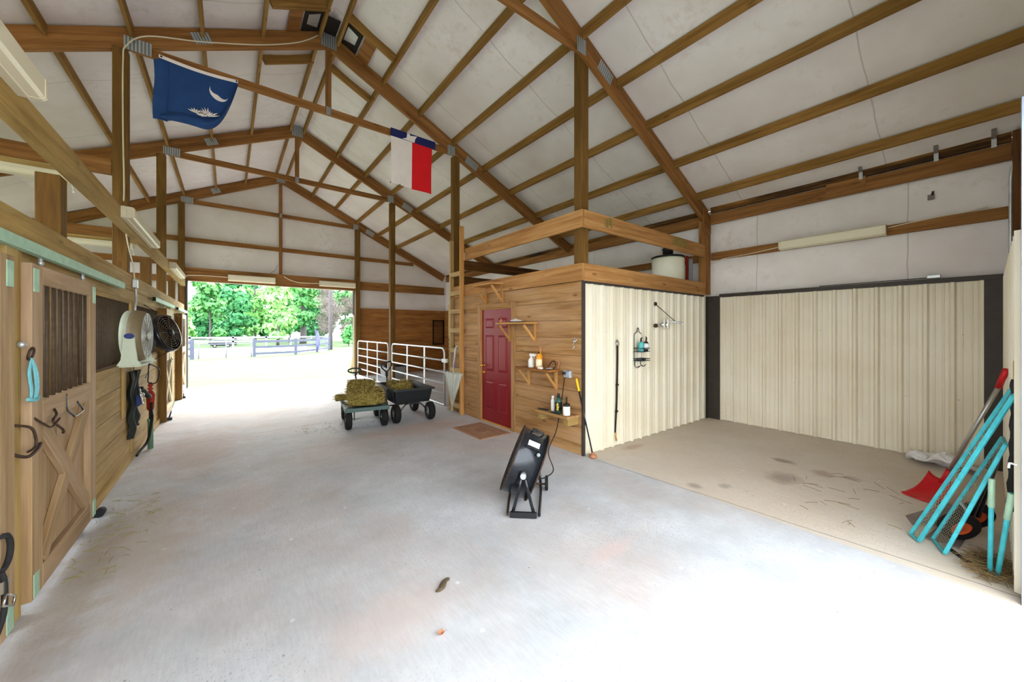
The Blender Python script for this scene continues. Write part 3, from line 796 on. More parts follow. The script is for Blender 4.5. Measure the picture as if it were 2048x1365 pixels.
def stall_door(y0, y1, frame, label, bars=True, near=False, pale=False):
    x0, x1 = SX+.03, SX+.075; z0, z1 = .05, 2.07; zb, zt2, zm = 1.225, 1.955, 1.08
    r = thing('stall_door', label, 'door', (SX+.05, (y0+y1)/2, .05))
    sw = .165
    for a, c in ((y0, y0+sw), (y1-sw, y1)):
        m = MB(); m.box(x0, x1, a, c, z0, z1); m.build('stile', M[frame], r, .004)
    for (a, c, nm) in ((z0, .2, 'bottom_rail'), (zm, zb, 'middle_rail'), (zt2, z1, 'top_rail')):
        m = MB(); m.box(x0, x1, y0+sw, y1-sw, a, c); m.build(nm, M[frame], r, .004)
    m = MB(); n = 5; w = (y1-y0-2*sw)/n
    for k in range(n): m.box(x0-.012, x0+.008, y0+sw+k*w+.002, y0+sw+(k+1)*w-.002, .2, zm)
    m.build('lower_panel', M['door_old'] if near else M['dark_wood'], r)
    for p, q, t in (((y0+sw+.03, zm-.02), (y1-sw-.03, .22), 0), ((y1-sw-.03, zm-.02), (y0+sw+.03, .22), .0)):
        mid = ((p[0]+q[0])/2, (p[1]+q[1])/2)
        m = MB()
        bw = .12 if near else .09
        if t == 0 and p[0] < q[0]: m.beam((x0+.026, p[0], p[1]), (x0+.026, q[0], q[1]), bw, .034, (1, 0, 0))
        else:
            dv = Vector((q[0]-p[0], q[1]-p[1])).normalized()*(bw*.55)
            m.beam((x0+.026, p[0], p[1]), (x0+.026, mid[0]-dv.x, mid[1]-dv.y), bw, .034, (1, 0, 0)); m.beam((x0+.026, mid[0]+dv.x, mid[1]+dv.y), (x0+.026, q[0], q[1]), bw, .034, (1, 0, 0))
        # beam cross-section: turn so the wide side faces the aisle
        m.build('cross_brace', M[frame], r, .003)
    nb = 9
    for k in range(nb):
        y = y0+sw+.035+(y1-y0-2*sw-.07)*k/(nb-1)
        m = MB(); m.cyl((x0+.02, y, zb), (x0+.02, y, zt2), .011, 8); m.build('bar', M['bar'], r)
    for (yy, zz) in ((y0+.02, 1.90), (y1-.10, 1.90), (y0+.02, .06), (y1-.10, .06)):
        m = MB(); m.box(x1, x1+.004, yy, yy+.075, zz, zz+.14); m.build('corner_plate', M['patina'], r)
    for yy in (y0+.22, y1-.26):
        m = MB(); m.cyl((x0+.02, yy, 2.06), (x0+.02, yy, 2.145), .012, 8); m.ball((x0+.02, yy, 2.095), .016); m.build('roller', M['galv'], r)
    # drop handle on the middle rail
    hy = y0+sw+.42 if near else (y0+y1)/2
    m = MB(); m.tube(smooth_path([(x1, hy, 1.21), (x1+.004, hy, 1.10), (x1+.03, hy+.01, 1.05), (x1+.035, hy+.04, 1.035), (x1+.035, hy+.2, 1.045), (x1+.03, hy+.23, 1.06), (x1, hy+.235, 1.12)], 4), .0055, 6); m.build('handle', M['black_metal'], r)
    return r
stall_door(1.85, 3.25, 'door_old', 'weathered stall door at the left picture edge, only one stile showing', near=True)
stall_door(3.47, 4.80, 'door_old', 'large weathered sliding stall door with steel bars, nearest the camera', near=True)
stall_door(9.16, 10.52, 'door_pale', 'pale cross braced stall door just beyond the wall fans')
stall_door(11.95, 13.5, 'door_pale', 'pale cross braced stall door beside the far doorway')
m = MB(); m.box(SX-.02, SX+.04, 3.27, 3.455, 0, 2.18); one('stall_post', m, M['stall'], 'worn tan post between the two nearest stall doors', 'post', bevel=.006)
m = MB(); m.box(SX-.04, SX+.11, 9.09, 9.145, 0, 2.06); one('stall_post', m, M['post'], 'brown upright board left of the pale braced door', 'post', bevel=.004)
m = MB(); m.box(SX-.04, SX+.12, 11.76, 11.9, 0, 2.06); one('stall_post', m, M['post'], 'brown upright board left of the last stall door', 'post', bevel=.004)
m = MB(); m.box(SX-.03, SX+.012, 6.74, 6.92, 0, 2.05); one('stall_post', m, M['stall'], 'tan batten under the nearer wall fan', 'post', bevel=.004)
m = MB(); m.box(SX-.0, SX+.02, 6.22, 6.36, .62, 1.29); one('nailed_batten', m, M['stall'], 'short worn batten nailed left of the hanging boots', 'batten', bevel=.003)
# barred openings
def grille(y0, y1, label, n):
    r = thing('stall_grille', label, 'grille', (SX-.02, (y0+y1)/2, 1.26))
    m = MB(); m.box(SX-.035, SX-.005, y0, y1, 2.005, 2.048); m.build('top_rail', M['stall'], r)
    m = MB(); m.box(SX-.035, SX-.005, y0, y1, 1.262, 1.285); m.build('bottom_rail', M['dark_wood'], r)
    for k in range(n):
        y = y0+.03+(y1-y0-.06)*k/(n-1)
        m = MB(); m.cyl((SX-.02, y, 1.285), (SX-.02, y, 2.005), .0115, 8); m.build('bar', M['bar'], r)
grille(4.84, 6.73, 'rusty barred opening between the near stall door and the fan', 24)
grille(6.93, 9.08, 'rusty barred opening behind and beyond the wall fans', 26)

# hardware on the near door
r = thing('latch_hook', 'rusty iron hook latch across the near door stile', 'latch', (SX+.08, 3.55, .90))
m = MB(); m.tube(smooth_path([(SX+.05, 3.25, 1.0), (SX+.10, 3.30, .955), (SX+.105, 3.42, .96), (SX+.10, 3.50, .985)], 5), .009, 7); m.build('bolt', M['iron'], r)
m = MB(); m.tube(smooth_path([(SX+.045, 3.35, 1.13), (SX+.09, 3.40, 1.10), (SX+.10, 3.43, 1.03), (SX+.10, 3.42, .98), (SX+.09, 3.36, .97)], 5), .007, 7); m.build('hook', M['iron'], r)
m = MB(); m.tube(smooth_path([(SX+.075, 3.50, 1.14), (SX+.10, 3.55, 1.09), (SX+.12, 3.60, 1.06), (SX+.13, 3.69, 1.095)], 5), .006, 7); m.build('hook', M['iron'], r)
m = MB(); m.tube(smooth_path([(SX+.075, 3.82, 1.14), (SX+.105, 3.74, 1.115), (SX+.11, 3.66, 1.085), (SX+.14, 3.70, 1.02), (SX+.13, 3.76, .985), (SX+.12, 3.79, .985)], 5), .007, 7); m.build('hook', M['iron'], r)
r = thing('cross_tie_ring', 'steel ring on the near post with pale blue baling twine tied to it', 'ring', (SX+.07, 3.42, 1.3))
m = MB(); m.ball((SX+.055, 3.40, 1.585), .02); m.build('knob', M['galv'], r)
m = MB(); m.tube(arc((SX+.085, 3.42, 1.53), .035, 0, 2*PI, 16, (0, 1, 0), (.2, 0, 1))[:-1], .006, 6, closed=True); m.build('ring', M['iron'], r)
m = MB()
for k in range(9):
    a = random.uniform(-1, 1)
    m.tube(smooth_path([(SX+.085, 3.425, 1.505), (SX+.09+.01*a, 3.425+.03*a, 1.42), (SX+.095, 3.43+.06*a, 1.32), (SX+.09, 3.43+.045*a, 1.265+random.uniform(-.015, .015))], 4), .006, 5)
m.tube(smooth_path([(SX+.09, 3.36, 1.27), (SX+.1, 3.43, 1.255), (SX+.09, 3.50, 1.27)], 4), .01, 6)
m.build('twine', M['blue_rope'], r)
r = thing('hanging_halter', 'dark halter strap with a steel buckle at the lower left edge', 'halter', (SX+.1, 3.16, .15))
m = MB(); m.tube(arc((SX+.105, 3.01, .55), .085, -PI/2, PI/2, 14, (0, 1, 0), (0, 0, 1)), .013, 6); m.build('strap', M['strap'], r)
m = MB(); m.box(SX+.09, SX+.11, 3.0, 3.07, .35, .41); m.tube([(SX+.115, 3.01, .34), (SX+.115, 3.11, .28), (SX+.115, 3.09, .24), (SX+.115, 2.98, .30)], .006, 5, closed=True); m.build('buckle', M['chrome'], r)
m = MB(); m.tube(smooth_path([(SX+.1, 3.01, .46), (SX+.105, 3.03, .38), (SX+.105, 3.02, .24), (SX+.1, 2.95, .16)], 4), .012, 6); m.build('lead', M['strap'], r)
r = thing('door_guide_roller', 'small black floor roller at the corner of the near stall door', 'roller', (SX+.1, 4.86, 0))
m = MB(); m.cyl((SX+.09, 4.82, .035), (SX+.09, 4.90, .035), .034, 12); m.build('wheel', M['rubber'], r)
m = MB(); m.box(SX+.03, SX+.075, 4.84, 4.88, .0, .05); m.build('bracket', M['iron'], r)
for (y, lb) in ((9.25, 'black floor bolt with rod at the pale braced door'), (11.98, 'black floor bolt at the last stall door')):
    r = thing('floor_bolt', lb, 'bolt', (SX+.14, y, 0))
    m = MB(); m.box(SX+.10, SX+.17, y-.03, y+.05, 0.0, .05); m.build('keeper', M['black'], r)
    m = MB(); m.tube([(SX+.13, y, .05), (SX+.11, y+1.05 if y < 10 else y+.3, .16)], .012, 6); m.build('rod', M['black_metal'], r)
# lamp board and its fittings
LX = SX+.0
m = MB(); m.box(-1.035, -.95, 1.2, 13.6, 2.875, 3.055); one('lamp_board', m, M['stall'], 'long tan board carrying the lamps above the stalls', 'board', bevel=.005)
def lamp(name, label, p, L, ax, facing, w=.16, h=.13, pull=False, thick=.10):
    """closed fluorescent batten: p = centre of its back, ax = its length, facing = outward"""
    r = thing(name, label, 'lamp', p, group=None)
    ax = Vector(ax); f = Vector(facing); p = Vector(p); up = ax.cross(f).normalized()
    def bx(a0, a1, f0, f1, u0, u1):
        m = MB(); P = []
        for k in (u0, u1):
            for j in (f0, f1):
                for i in (a0, a1): P.append(p+ax*i+f*j+up*k)
        m.hexa(P, abs(a1-a0), abs(f1-f0), abs(u1-u0)); return m
    bx(-L/2, L/2, 0, thick*.45, -h/2, h/2).build('housing', M['white_metal'], r, .004)
    # wrap-round diffuser
    m = MB(); N = 6; pr = [(-h/2*.94, thick*.45), (-h/2*.90, thick*.85), (-h/2*.7, thick), (h/2*.7, thick), (h/2*.90, thick*.85), (h/2*.94, thick*.45)]
    a0, a1 = -L/2+.03, L/2-.03
    pts = [p+ax*a0+f*t+up*u for (u, t) in pr]
    m.prism(pts, ax*(a1-a0)); m.build('diffuser', M['lens'], r)
    for s_ in (-1, 1):
        q = [p+ax*(s_*(L/2-.03))+f*t*1.03+up*u*1.04 for (u, t) in pr]
        m = MB(); m.prism(q, ax*(.03*s_)); m.build('end_cap', M['white_metal'], r)
    if pull:
        m = MB(); e = p+ax*(L/2-.02)+f*thick; m.tube([e, e+Vector((.02, 0, -.10))], .004, 5); m.ball(tuple(e+Vector((.02, 0, -.11))), .012); m.build('pull_chain', M['white'], r)
    return r
lamp('wall_lamp', 'cream strip lamp on the lamp board at the upper left edge', (-.95, 2.75, 3.065), 1.22, (0, 1, 0), (1, 0, 0), h=.14, thick=.11)
lamp('wall_lamp', 'cream strip lamp on the lamp board behind the tall cable post', (-.95, 6.85, 2.985), 1.95, (0, 1, 0), (1, 0, 0), h=.13, thick=.11)
lamp('wall_lamp', 'cream strip lamp on the lamp board nearest the far doorway', (-.95, 11.05, 2.975), 1.95, (0, 1, 0), (1, 0, 0), h=.13, thick=.11)
# stall lamps under cross beams
for (y, z, nm, ln) in ((6.85, 3.74, 'nearer', 2.3), (10.45, 3.56, 'middle', 2.3)):
    m = MB(); m.box(XL+.02, -1.18, y-.03, y+.03, z-.09, z+.1); one('stall_crossbeam', m, M['truss'], '%s dark cross beam over the stalls, above a strip lamp' % nm, 'beam')
    m = MB(); m.box(-4.0, -1.4, y-.05, y+.03, z-.175, z-.10); one('lamp_batten', m, M['stall'], 'pale batten under the %s stall cross beam' % nm, 'batten')
    lamp('hanging_lamp', 'long strip lamp hanging in the stalls under the %s cross beam' % nm, (-2.65, y-.02, z-.177), ln, (1, 0, 0), (0, 0, -1), h=.16, thick=.10, pull=True)
m = MB(); m.box(XL, -1.18, 13.5, 13.54, 2.98, 3.15); one('stall_cross_beam', m, M['truss'], 'far dark cross beam over the stalls by the gable', 'beam')  # a cross beam over the stalls, not a railing
# aisle header lamps
lamp('wall_lamp', 'white strip lamp on the far header, left of the king strut', (.585, 13.975, 3.235), 1.2, (1, 0, 0), (0, -1, 0), h=.2, thick=.1)
lamp('wall_lamp', 'white strip lamp on the far header, right of the king strut', (3.03, 13.975, 3.255), 1.16, (1, 0, 0), (0, -1, 0), h=.19, thick=.1)
lamp('wall_lamp', 'long white strip lamp on the right wall above the wash bay', (7.23, 1.49, 3.05), 1.24, (0, 1, 0), (-1, 0, 0), h=.15, thick=.11)
# cables
m = MB(); P = [(RX-.15, 6.80, zd(RX-.15)-.10), (.9, 6.80, zd(.9)-.22), (.4, 6.79, zd(.4)-.27), (-.3, 6.79, zd(-.3)-.23), (-.85, 6.79, zd(-.85)-.16), (-1.04, 6.765, 5.32), (-1.07, 6.765, 5.1), (-1.07, 6.765, 4.2), (-1.06, 6.765, 3.5), (-1.07, 6.765, 3.15), (-1.0, 6.3, 3.085), (-.93, 5.9, 3.05)]
one('power_cord', m.tube(smooth_path(P, 6), .009, 6), M['white_metal'], 'white cable along the flag truss and down the tall post', 'cable')
r = thing('junction_box', 'grey switch box with conduit above the nearer wall fan', 'box', (SX+.02, 6.86, 1.9))
m = MB(); m.box(SX+.005, SX+.05, 6.82, 6.91, 2.22, 2.33); m.build('box', M['galv'], r, .004)
m = MB(); m.tube(smooth_path([(SX+.03, 6.865, 2.22), (SX+.035, 6.86, 2.1), (SX+.03, 6.83, 1.98), (SX+.03, 6.83, 1.86)], 5), .013, 8); m.build('conduit', M['galv'], r)
m = MB(); m.tube(smooth_path([(SX+.02, 6.86, 2.33), (-.99, 6.85, 2.5), (-1.02, 6.75, 2.75), (-1.02, 6.62, 2.87)], 5), .008, 6); m.build('cable', M['white_metal'], r)
m = MB(); P = [(-1.0, 13.93, 3.08), (-.95, 13.92, 3.2), (-.8, 13.965, 3.24), (-.4, 13.965, 3.25), (-.02, 13.965, 3.245)]
one('power_cord', m.tube(smooth_path(P, 5), .012, 6), M['white_metal'], 'white cable running to the left lamp on the far header', 'cable')
m = MB(); P = [(1.42, 13.965, 3.40), (1.6, 13.965, 3.30), (1.9, 13.965, 3.23), (2.45, 13.965, 3.25)]
one('power_cord', m.tube(smooth_path(P, 5), .012, 6), M['white_metal'], 'white cable drooping to the right lamp on the far header', 'cable')
m = MB(); P = [(1.24, 14.03, 3.75), (1.2, 14.03, 3.6), (1.05, 14.03, 3.48)]
one('power_cord', m.tube(smooth_path(P, 5), .010, 6), M['grey'], 'short grey cable beside the gable king strut', 'cable')
m = MB(); P = [(7.225, .86, 3.08), (7.23, .6, 3.11), (7.23, .3, 3.13), (7.23, .02, 3.15)]
one('power_cord', m.tube(smooth_path(P, 5), .007, 6), M['white_metal'], 'thin cable from the wash bay lamp to the front corner', 'cable')
m = MB(); P = [(7.225, 2.12, 3.04), (7.23, 2.6, 3.0), (7.23, 3.0, 2.98), (7.2, 3.2, 2.9)]
one('power_cord', m.tube(smooth_path(P, 5), .007, 6), M['white_metal'], 'thin cable from the wash bay lamp toward the loft', 'cable')
m = MB(); P = [(7.12, YF-.05, 3.62), (7.14, YF-.035, 3.55), (7.18, YF-.02, 3.45), (7.19, YF-.018, 3.2), (7.19, YF-.018, 2.35)]
one('conduit', m.tube(smooth_path(P, 5), .016, 8), M['galv'], 'grey conduit down the front corner post', 'conduit')

# ------------------------------------------------------------------ wall fans
r = thing('drum_fan', 'cream and taupe plastic fan hung on the stall bars', 'fan', (-.86, 6.05, 1.28), (0, 0, 0))
cx, cy, cz = -.84, 6.05, 1.60; R = .29
ax = Vector((.995, -.06, 0)).normalized()      # blows out over the aisle
c0 = Vector((cx, cy, cz))
m = MB(); m.lathe([(.23, -.10), (R-.02, -.095), (R, -.08), (R+.005, -.03)], c0, ax, 28); m.build('rear_shell', M['fan_cream'], r)
m = MB(); m.lathe([(R+.006, -.03), (R+.008, .02), (R-.005, .06), (R-.03, .085)], c0, ax, 28); m.build('front_shell', M['fan_brown'], r)
m = MB()
for k in range(7): m.tube(arc(c0+ax*.085, .04+.037*k, 0, 2*PI, 26, tuple(ax.cross(Vector((0, 0, 1))).normalized()), (0, 0, 1))[:-1], .003, 4, closed=True)
for k in range(14):
    a = 2*PI*k/14; d = ax.cross(Vector((0, 0, 1))).normalized()*math.cos(a)+Vector((0, 0, 1))*math.sin(a)
    m.tube([c0+ax*.09+d*.03, c0+ax*.086+d*.27], .0025, 4)
m.build('front_grille', M['galv'], r)
m = MB(); m.lathe([(.045, 0), (.045, .02), (.0001, .025)], c0+ax*.085, ax, 16); m.build('hub_cap', M['fan_cream'], r)
m = MB(); sv = ax.cross(Vector((0, 0, 1))).normalized()
for k in range(5):
    a = 2*PI*k/5; d = sv*math.cos(a)+Vector((0, 0, 1))*math.sin(a); e = sv*math.cos(a+.7)+Vector((0, 0, 1))*math.sin(a+.7)
    m.quad(c0+d*.04+ax*.02, c0+d*.25+ax*.05, c0+e*.25-ax*.03, c0+e*.04-ax*.0)
m.build('blade', M['grey'], r)
# side foot: a tapered leg with the maker's oval badge
for sgn, nm in ((1, 'foot'), (-1, 'foot')):
    s0 = c0+sv*(sgn*(R+.012)); m = MB(); th = sv*(sgn*.02)
    prof = [(-.045, .02), (-.055, -.12), (-.068, -.26), (-.10, -.325), (.11, -.325), (.065, -.27), (.05, -.12), (.04, .02)]
    m.prism([s0+ax*a+Vector((0, 0, z)) for a, z in prof], th); f = m.build('foot', M['fan_cream'], r, .004)
    m = MB(); pts = [s0+th*1.05+ax*(.042*math.cos(t))+Vector((0, 0, .0+.03*math.sin(t))) for t in [2*PI*k/18 for k in range(18)]]
    m.prism(pts, th*.15); m.build('badge', M['blue_cloth'], f)
m = MB(); a = c0+Vector((0, 0, -.33)); m.beam(a-sv*(R+.03), a+sv*(R+.03), .16, .02); m.build('base', M['fan_cream'], r)
m = MB(); m.tube(smooth_path([tuple(a+ax*.1), tuple(a+ax*.16+Vector((0, .25, -.10))), tuple(a+ax*.1+Vector((0, .55, -.28))), tuple(a+ax*.0+Vector((0, .75, -.30))), tuple(a+ax*-.02+Vector((0, .9, -.2))), tuple(a+ax*-.04+Vector((0, 1.1, .0)))], 6), .007, 6); m.build('power_cord', M['black'], r)
r = thing('box_fan', 'dark round grille fan hung on the bars beyond the cream fan', 'fan', (-.88, 7.5, 1.3))
c0 = Vector((-.76, 7.9, 1.62)); ax = Vector((.93, -.36, .26)).normalized(); sv = ax.cross(Vector((0, 0, 1))).normalized(); uv_ = sv.cross(ax).normalized()
m = MB(); m.lathe([(.02, -.10), (.25, -.10), (.29, -.08), (.30, 0), (.285, .03), (.275, .03)], c0, ax, 28, caps=False); m.build('shell', M['black_metal'], r)
m = MB()
for k in range(7): m.tube(arc(c0+ax*.03, .04+.038*k, 0, 2*PI, 26, tuple(sv), tuple(uv_))[:-1], .0035, 4, closed=True)
for k in range(10):
    a = 2*PI*k/10; d = sv*math.cos(a)+uv_*math.sin(a); m.tube([c0+ax*.035+d*.03, c0+ax*.033+d*.28], .003, 4)
m.build('grille', M['fan_brown'], r)
m = MB(); m.lathe([(.05, 0), (.05, .03), (.0001, .035)], c0+ax*.03, ax, 14); m.build('hub_cap', M['black'], r)
m = MB(); m.tube(smooth_path([tuple(c0+uv_*.29), tuple(c0+uv_*.36-ax*.06), (SX, 7.7, 2.04)], 4), .006, 5); m.build('hanger', M['iron'], r)
m = MB(); m.tube(smooth_path([tuple(c0-uv_*.27), (-.9, 7.6, 1.2), (-.92, 7.4, 1.05), (-.92, 7.2, 1.0)], 5), .006, 5); m.build('power_cord', M['black'], r)

# dark boots and chaps hanging below the fan
r = thing('hanging_chaps', 'dark leather chaps and straps hanging under the cream fan', 'chaps', (-.96, 6.65, .28))
def drape(pts, w, mat, nm, t=.035):
    m = MB()
    path = smooth_path(pts, 5); n = len(path)
    for i in range(n-1):
        pass
    rs = [w*(.85+.25*math.sin(i*1.1)) for i in range(n)]
    m.tube(path, rs, 9)
    for i in range(len(m.v)):
        v = m.v[i]; m.v[i] = (SX+.02+max(0, v[0]-(SX-.1))*.35, v[1], v[2])
    return m.build(nm, M[mat], r)
def panel(rows, k):
    m = MB(); n = len(rows)-1
    def fn(u, v):
        t = v*n; i = min(int(t), n-1); f = t-i; a, c = rows[i], rows[i+1]
        z = a[0]+(c[0]-a[0])*f; y0 = a[1]+(c[1]-a[1])*f; y1 = a[2]+(c[2]-a[2])*f
        return (SX+.045+.022*math.sin(u*7+v*5+k)+.012*math.sin(v*17+k*2), y0+(y1-y0)*u, z)
    m.grid(fn, 10, 24); o = m.build('leg_panel', M['leather'], r); md = o.modifiers.new('thick', 'SOLIDIFY'); md.thickness = .012; return o
panel([(1.15, 6.42, 6.60), (.95, 6.41, 6.62), (.78, 6.42, 6.64), (.62, 6.46, 6.65), (.45, 6.51, 6.68), (.30, 6.53, 6.66)], 0)
panel([(1.15, 6.63, 6.82), (.95, 6.64, 6.84), (.80, 6.62, 6.80), (.62, 6.66, 6.80), (.50, 6.72, 6.88), (.42, 6.76, 6.90)], 1)
drape([(-.96, 6.46, 1.28), (-.96, 6.46, 1.15)], .014, 'strap', 'hanger_strap')
m = MB(); m.tube(smooth_path([(-.90, 6.60, .92), (-.88, 6.56, .82), (-.88, 6.66, .72), (-.88, 6.72, .76)], 5), .012, 6); m.ball((-.88, 6.60, .84), .03); m.build('buckle', M['chrome'], r)
m = MB(); m.box(-.93, -.89, 6.57, 6.68, .70, .84); m.build('pouch', M['blue_cloth'], r, .01)
m = MB(); m.tube(smooth_path([(-.92, 6.78, .9), (-.86, 6.85, .80), (-.85, 6.95, .76)], 4), [.04, .03, .035, .03, .03, .03, .03, .03, .025], 7); m.build('toe', M['leather'], r)

# frost-proof yard hydrant
r = thing('yard_hydrant', 'red and green yard hydrant standing by the stall wall', 'hydrant', (-.87, 7.2, 0))
hx, hy = -.87, 7.2
m = MB(); m.cyl((hx, hy, 0), (hx, hy, .40), .030, 12); m.cyl((hx, hy, .38), (hx, hy, .42), .036, 12); m.build('casing_pipe', M['green_pipe'], r)
m = MB(); m.cyl((hx, hy, .40), (hx, hy, .56), .018, 10); m.build('riser_pipe', M['iron'], r)
m = MB(); m.lathe([(.03, 0), (.04, .03), (.045, .15), (.05, .22), (.035, .25), (.025, .27)], (hx, hy, .54), (0, 0, 1), 14); m.cyl((hx, hy, .70), (hx+.02, hy-.09, .67), .02, 10); m.build('head', M['red_iron'], r)
m = MB(); m.box(hx-.018, hx+.018, hy-.02, hy+.02, .80, .93); m.cyl((hx-.03, hy, .84), (hx+.03, hy, .84), .012, 8); m.cyl((hx-.03, hy, .89), (hx+.03, hy, .89), .012, 8); m.build('lever', M['red_iron'], r, .004)
m = MB(); m.tube(smooth_path([(hx+.02, hy-.09, .66), (hx+.02, hy-.11, .55), (hx+.02, hy-.03, .45), (hx+.01, hy-.08, .3), (hx-.01, hy-.16, .14), (hx-.05, hy-.4, .08), (hx-.06, hy-.55, .06)], 6), .016, 8); m.build('hose', M['rubber'], r)
# ------------------------------------------------------------------ gates of the right-hand stall
def gate(y0, y1, label, nup):
    x = 3.66; r = thing('tube_gate', label, 'gate', (x, (y0+y1)/2, .05)); rr = .021; R = .12
    zt2, zb = 1.275, .06
    m = MB()
    P = arc((x, y1-R, zt2-R), R, 0, PI/2, 6, (0, 1, 0), (0, 0, 1))+arc((x, y0+R, zt2-R), R, PI/2, PI, 6, (0, 1, 0), (0, 0, 1))+[Vector((x, y0, zb)), Vector((x, y1, zb))]
    m.tube(P, rr, 8, closed=True); m.build('outer_frame', M['galv_gate'], r)
    for z in (.30, .52, .76, 1.01):
        m = MB(); m.cyl((x, y0, z), (x, y1, z), rr*.9, 8); m.build('crossbar', M['galv_gate'], r)
    for k in range(nup):
        y = y0+(y1-y0)*(k+1)/(nup+1)
        m = MB(); m.box(x+.012, x+.03, y-.03, y+.03, zb, zt2); m.build('upright', M['galv_gate'], r)
    return r
g1 = gate(10.62, 13.75, 'galvanised tube gate beside the far doorway', 2)
g2 = gate(7.12, 10.3, 'galvanised tube gate between the square post and the ladder', 2)
m = MB(); m.box(3.63, 3.70, 7.0, 7.2, .97, 1.05); m.build('latch', M['white'], g2, .008)
m = MB(); m.box(3.60, 3.72, 6.95, 13.9, 0, .05); one('stall_kerb', m, M['concrete'], 'low concrete kerb under the two gates', 'kerb')
r = thing('gate_chain', 'rusty chain with a snap hanging beside the gate latch', 'chain', (3.67, 6.95, .55))
for k in range(24):
    m = MB(); z = 1.5-.04*k
    m.tube(arc((3.67, 6.93+.01*math.sin(k*.7), z), .022, 0, 2*PI, 8, (0, 1, 0) if k % 2 else (1, 0, 0), (0, 0, 1))[:-1], .005, 5, closed=True); m.build('link', M['iron'], r)
m = MB(); m.tube(smooth_path([(3.66, 6.92, .58), (3.64, 6.9, .52), (3.65, 6.93, .47), (3.66, 6.95, .55)], 4), .012, 6); m.build('snap', M['iron'], r)
# things on the floor of the gated stall
r = thing('storage_bin', 'grey blue bin on the floor behind the far gate', 'bin', (4.5, 12.6, 0))
m = MB(); m.prism([(4.2, 12.3, 0.0), (4.8, 12.3, 0), (4.86, 12.3, .42), (4.14, 12.3, .42)], (0, .6, 0)); m.build('body', M['grey'], r, .02)
m = MB(); m.box(4.1, 4.9, 12.26, 12.94, .42, .47); m.build('lid', M['black'], r, .01)

# ------------------------------------------------------------------ garden carts
def wheel(c, R, w, ax, parent, tyre='rubber', hub='galv', nm='wheel'):
    ax = Vector(ax).normalized()
    m = MB(); m.lathe([(R*.52, -w*.5), (R*.80, -w*.52), (R*.95, -w*.40), (R, -w*.15), (R*.985, -w*.02), (R, 0), (R*.985, w*.02), (R, w*.15), (R*.95, w*.40), (R*.80, w*.52), (R*.52, w*.5)], c, ax, 24, caps=False)
    o = m.build(nm, M[tyre], parent)
    m = MB(); m.lathe([(.0001, -w*.45), (R*.16, -w*.45), (R*.2, -w*.3), (R*.5, -w*.28), (R*.53, -w*.4), (R*.53, w*.4), (R*.5, w*.28), (R*.2, w*.3), (R*.16, w*.45), (.0001, w*.45)], c, ax, 20)
    m.build('hub', M[hub], o)
    return o
# flatbed cart
r = thing('flatbed_cart', 'grey green steel flatbed cart loaded with hay bales', 'cart', (1.93, 6.9, 0), (0, 0, math.radians(-9)), world=False)
m = MB(); m.box(-.33, .33, -.56, .52, .335, .352); m.build('deck', M['cart_green'], r)
m = MB()
m.box(-.35, -.33, -.57, .53, .31, .375); m.box(.33, .35, -.57, .53, .31, .375); m.box(-.33, .33, -.57, -.55, .31, .375); m.box(-.33, .33, .51, .53, .31, .375)
m.build('deck_rim', M['cart_green'], r, .003)
for sx in (-1, 1):
    for sy in (-.42, .38):
        wheel((sx*.285, sy, .165), .165, .10, (1, 0, 0), r)
        m = MB(); m.prism([(sx*.20, sy-.06, .335), (sx*.20, sy+.06, .335), (sx*.20, sy+.02, .14), (sx*.20, sy-.02, .14)], (.012, 0, 0)); m.build('strut', M['cart_green'], r)
for sy in (-.42, .38):
    m = MB(); m.cyl((-.26, sy, .165), (.26, sy, .165), .011, 8); m.build('axle', M['alu'], r)
m = MB(); m.cyl((-.02, .55, .20), (-.06, .80, .80), .016, 8); m.build('drawbar', M['black_metal'], r)
m = MB(); m.tube([(-.07+.12*math.cos(a), .80, .86+.045*math.sin(a)) for a in [2*PI*k/20 for k in range(20)]], .015, 8, closed=True); m.build('grip', M['black'], r)
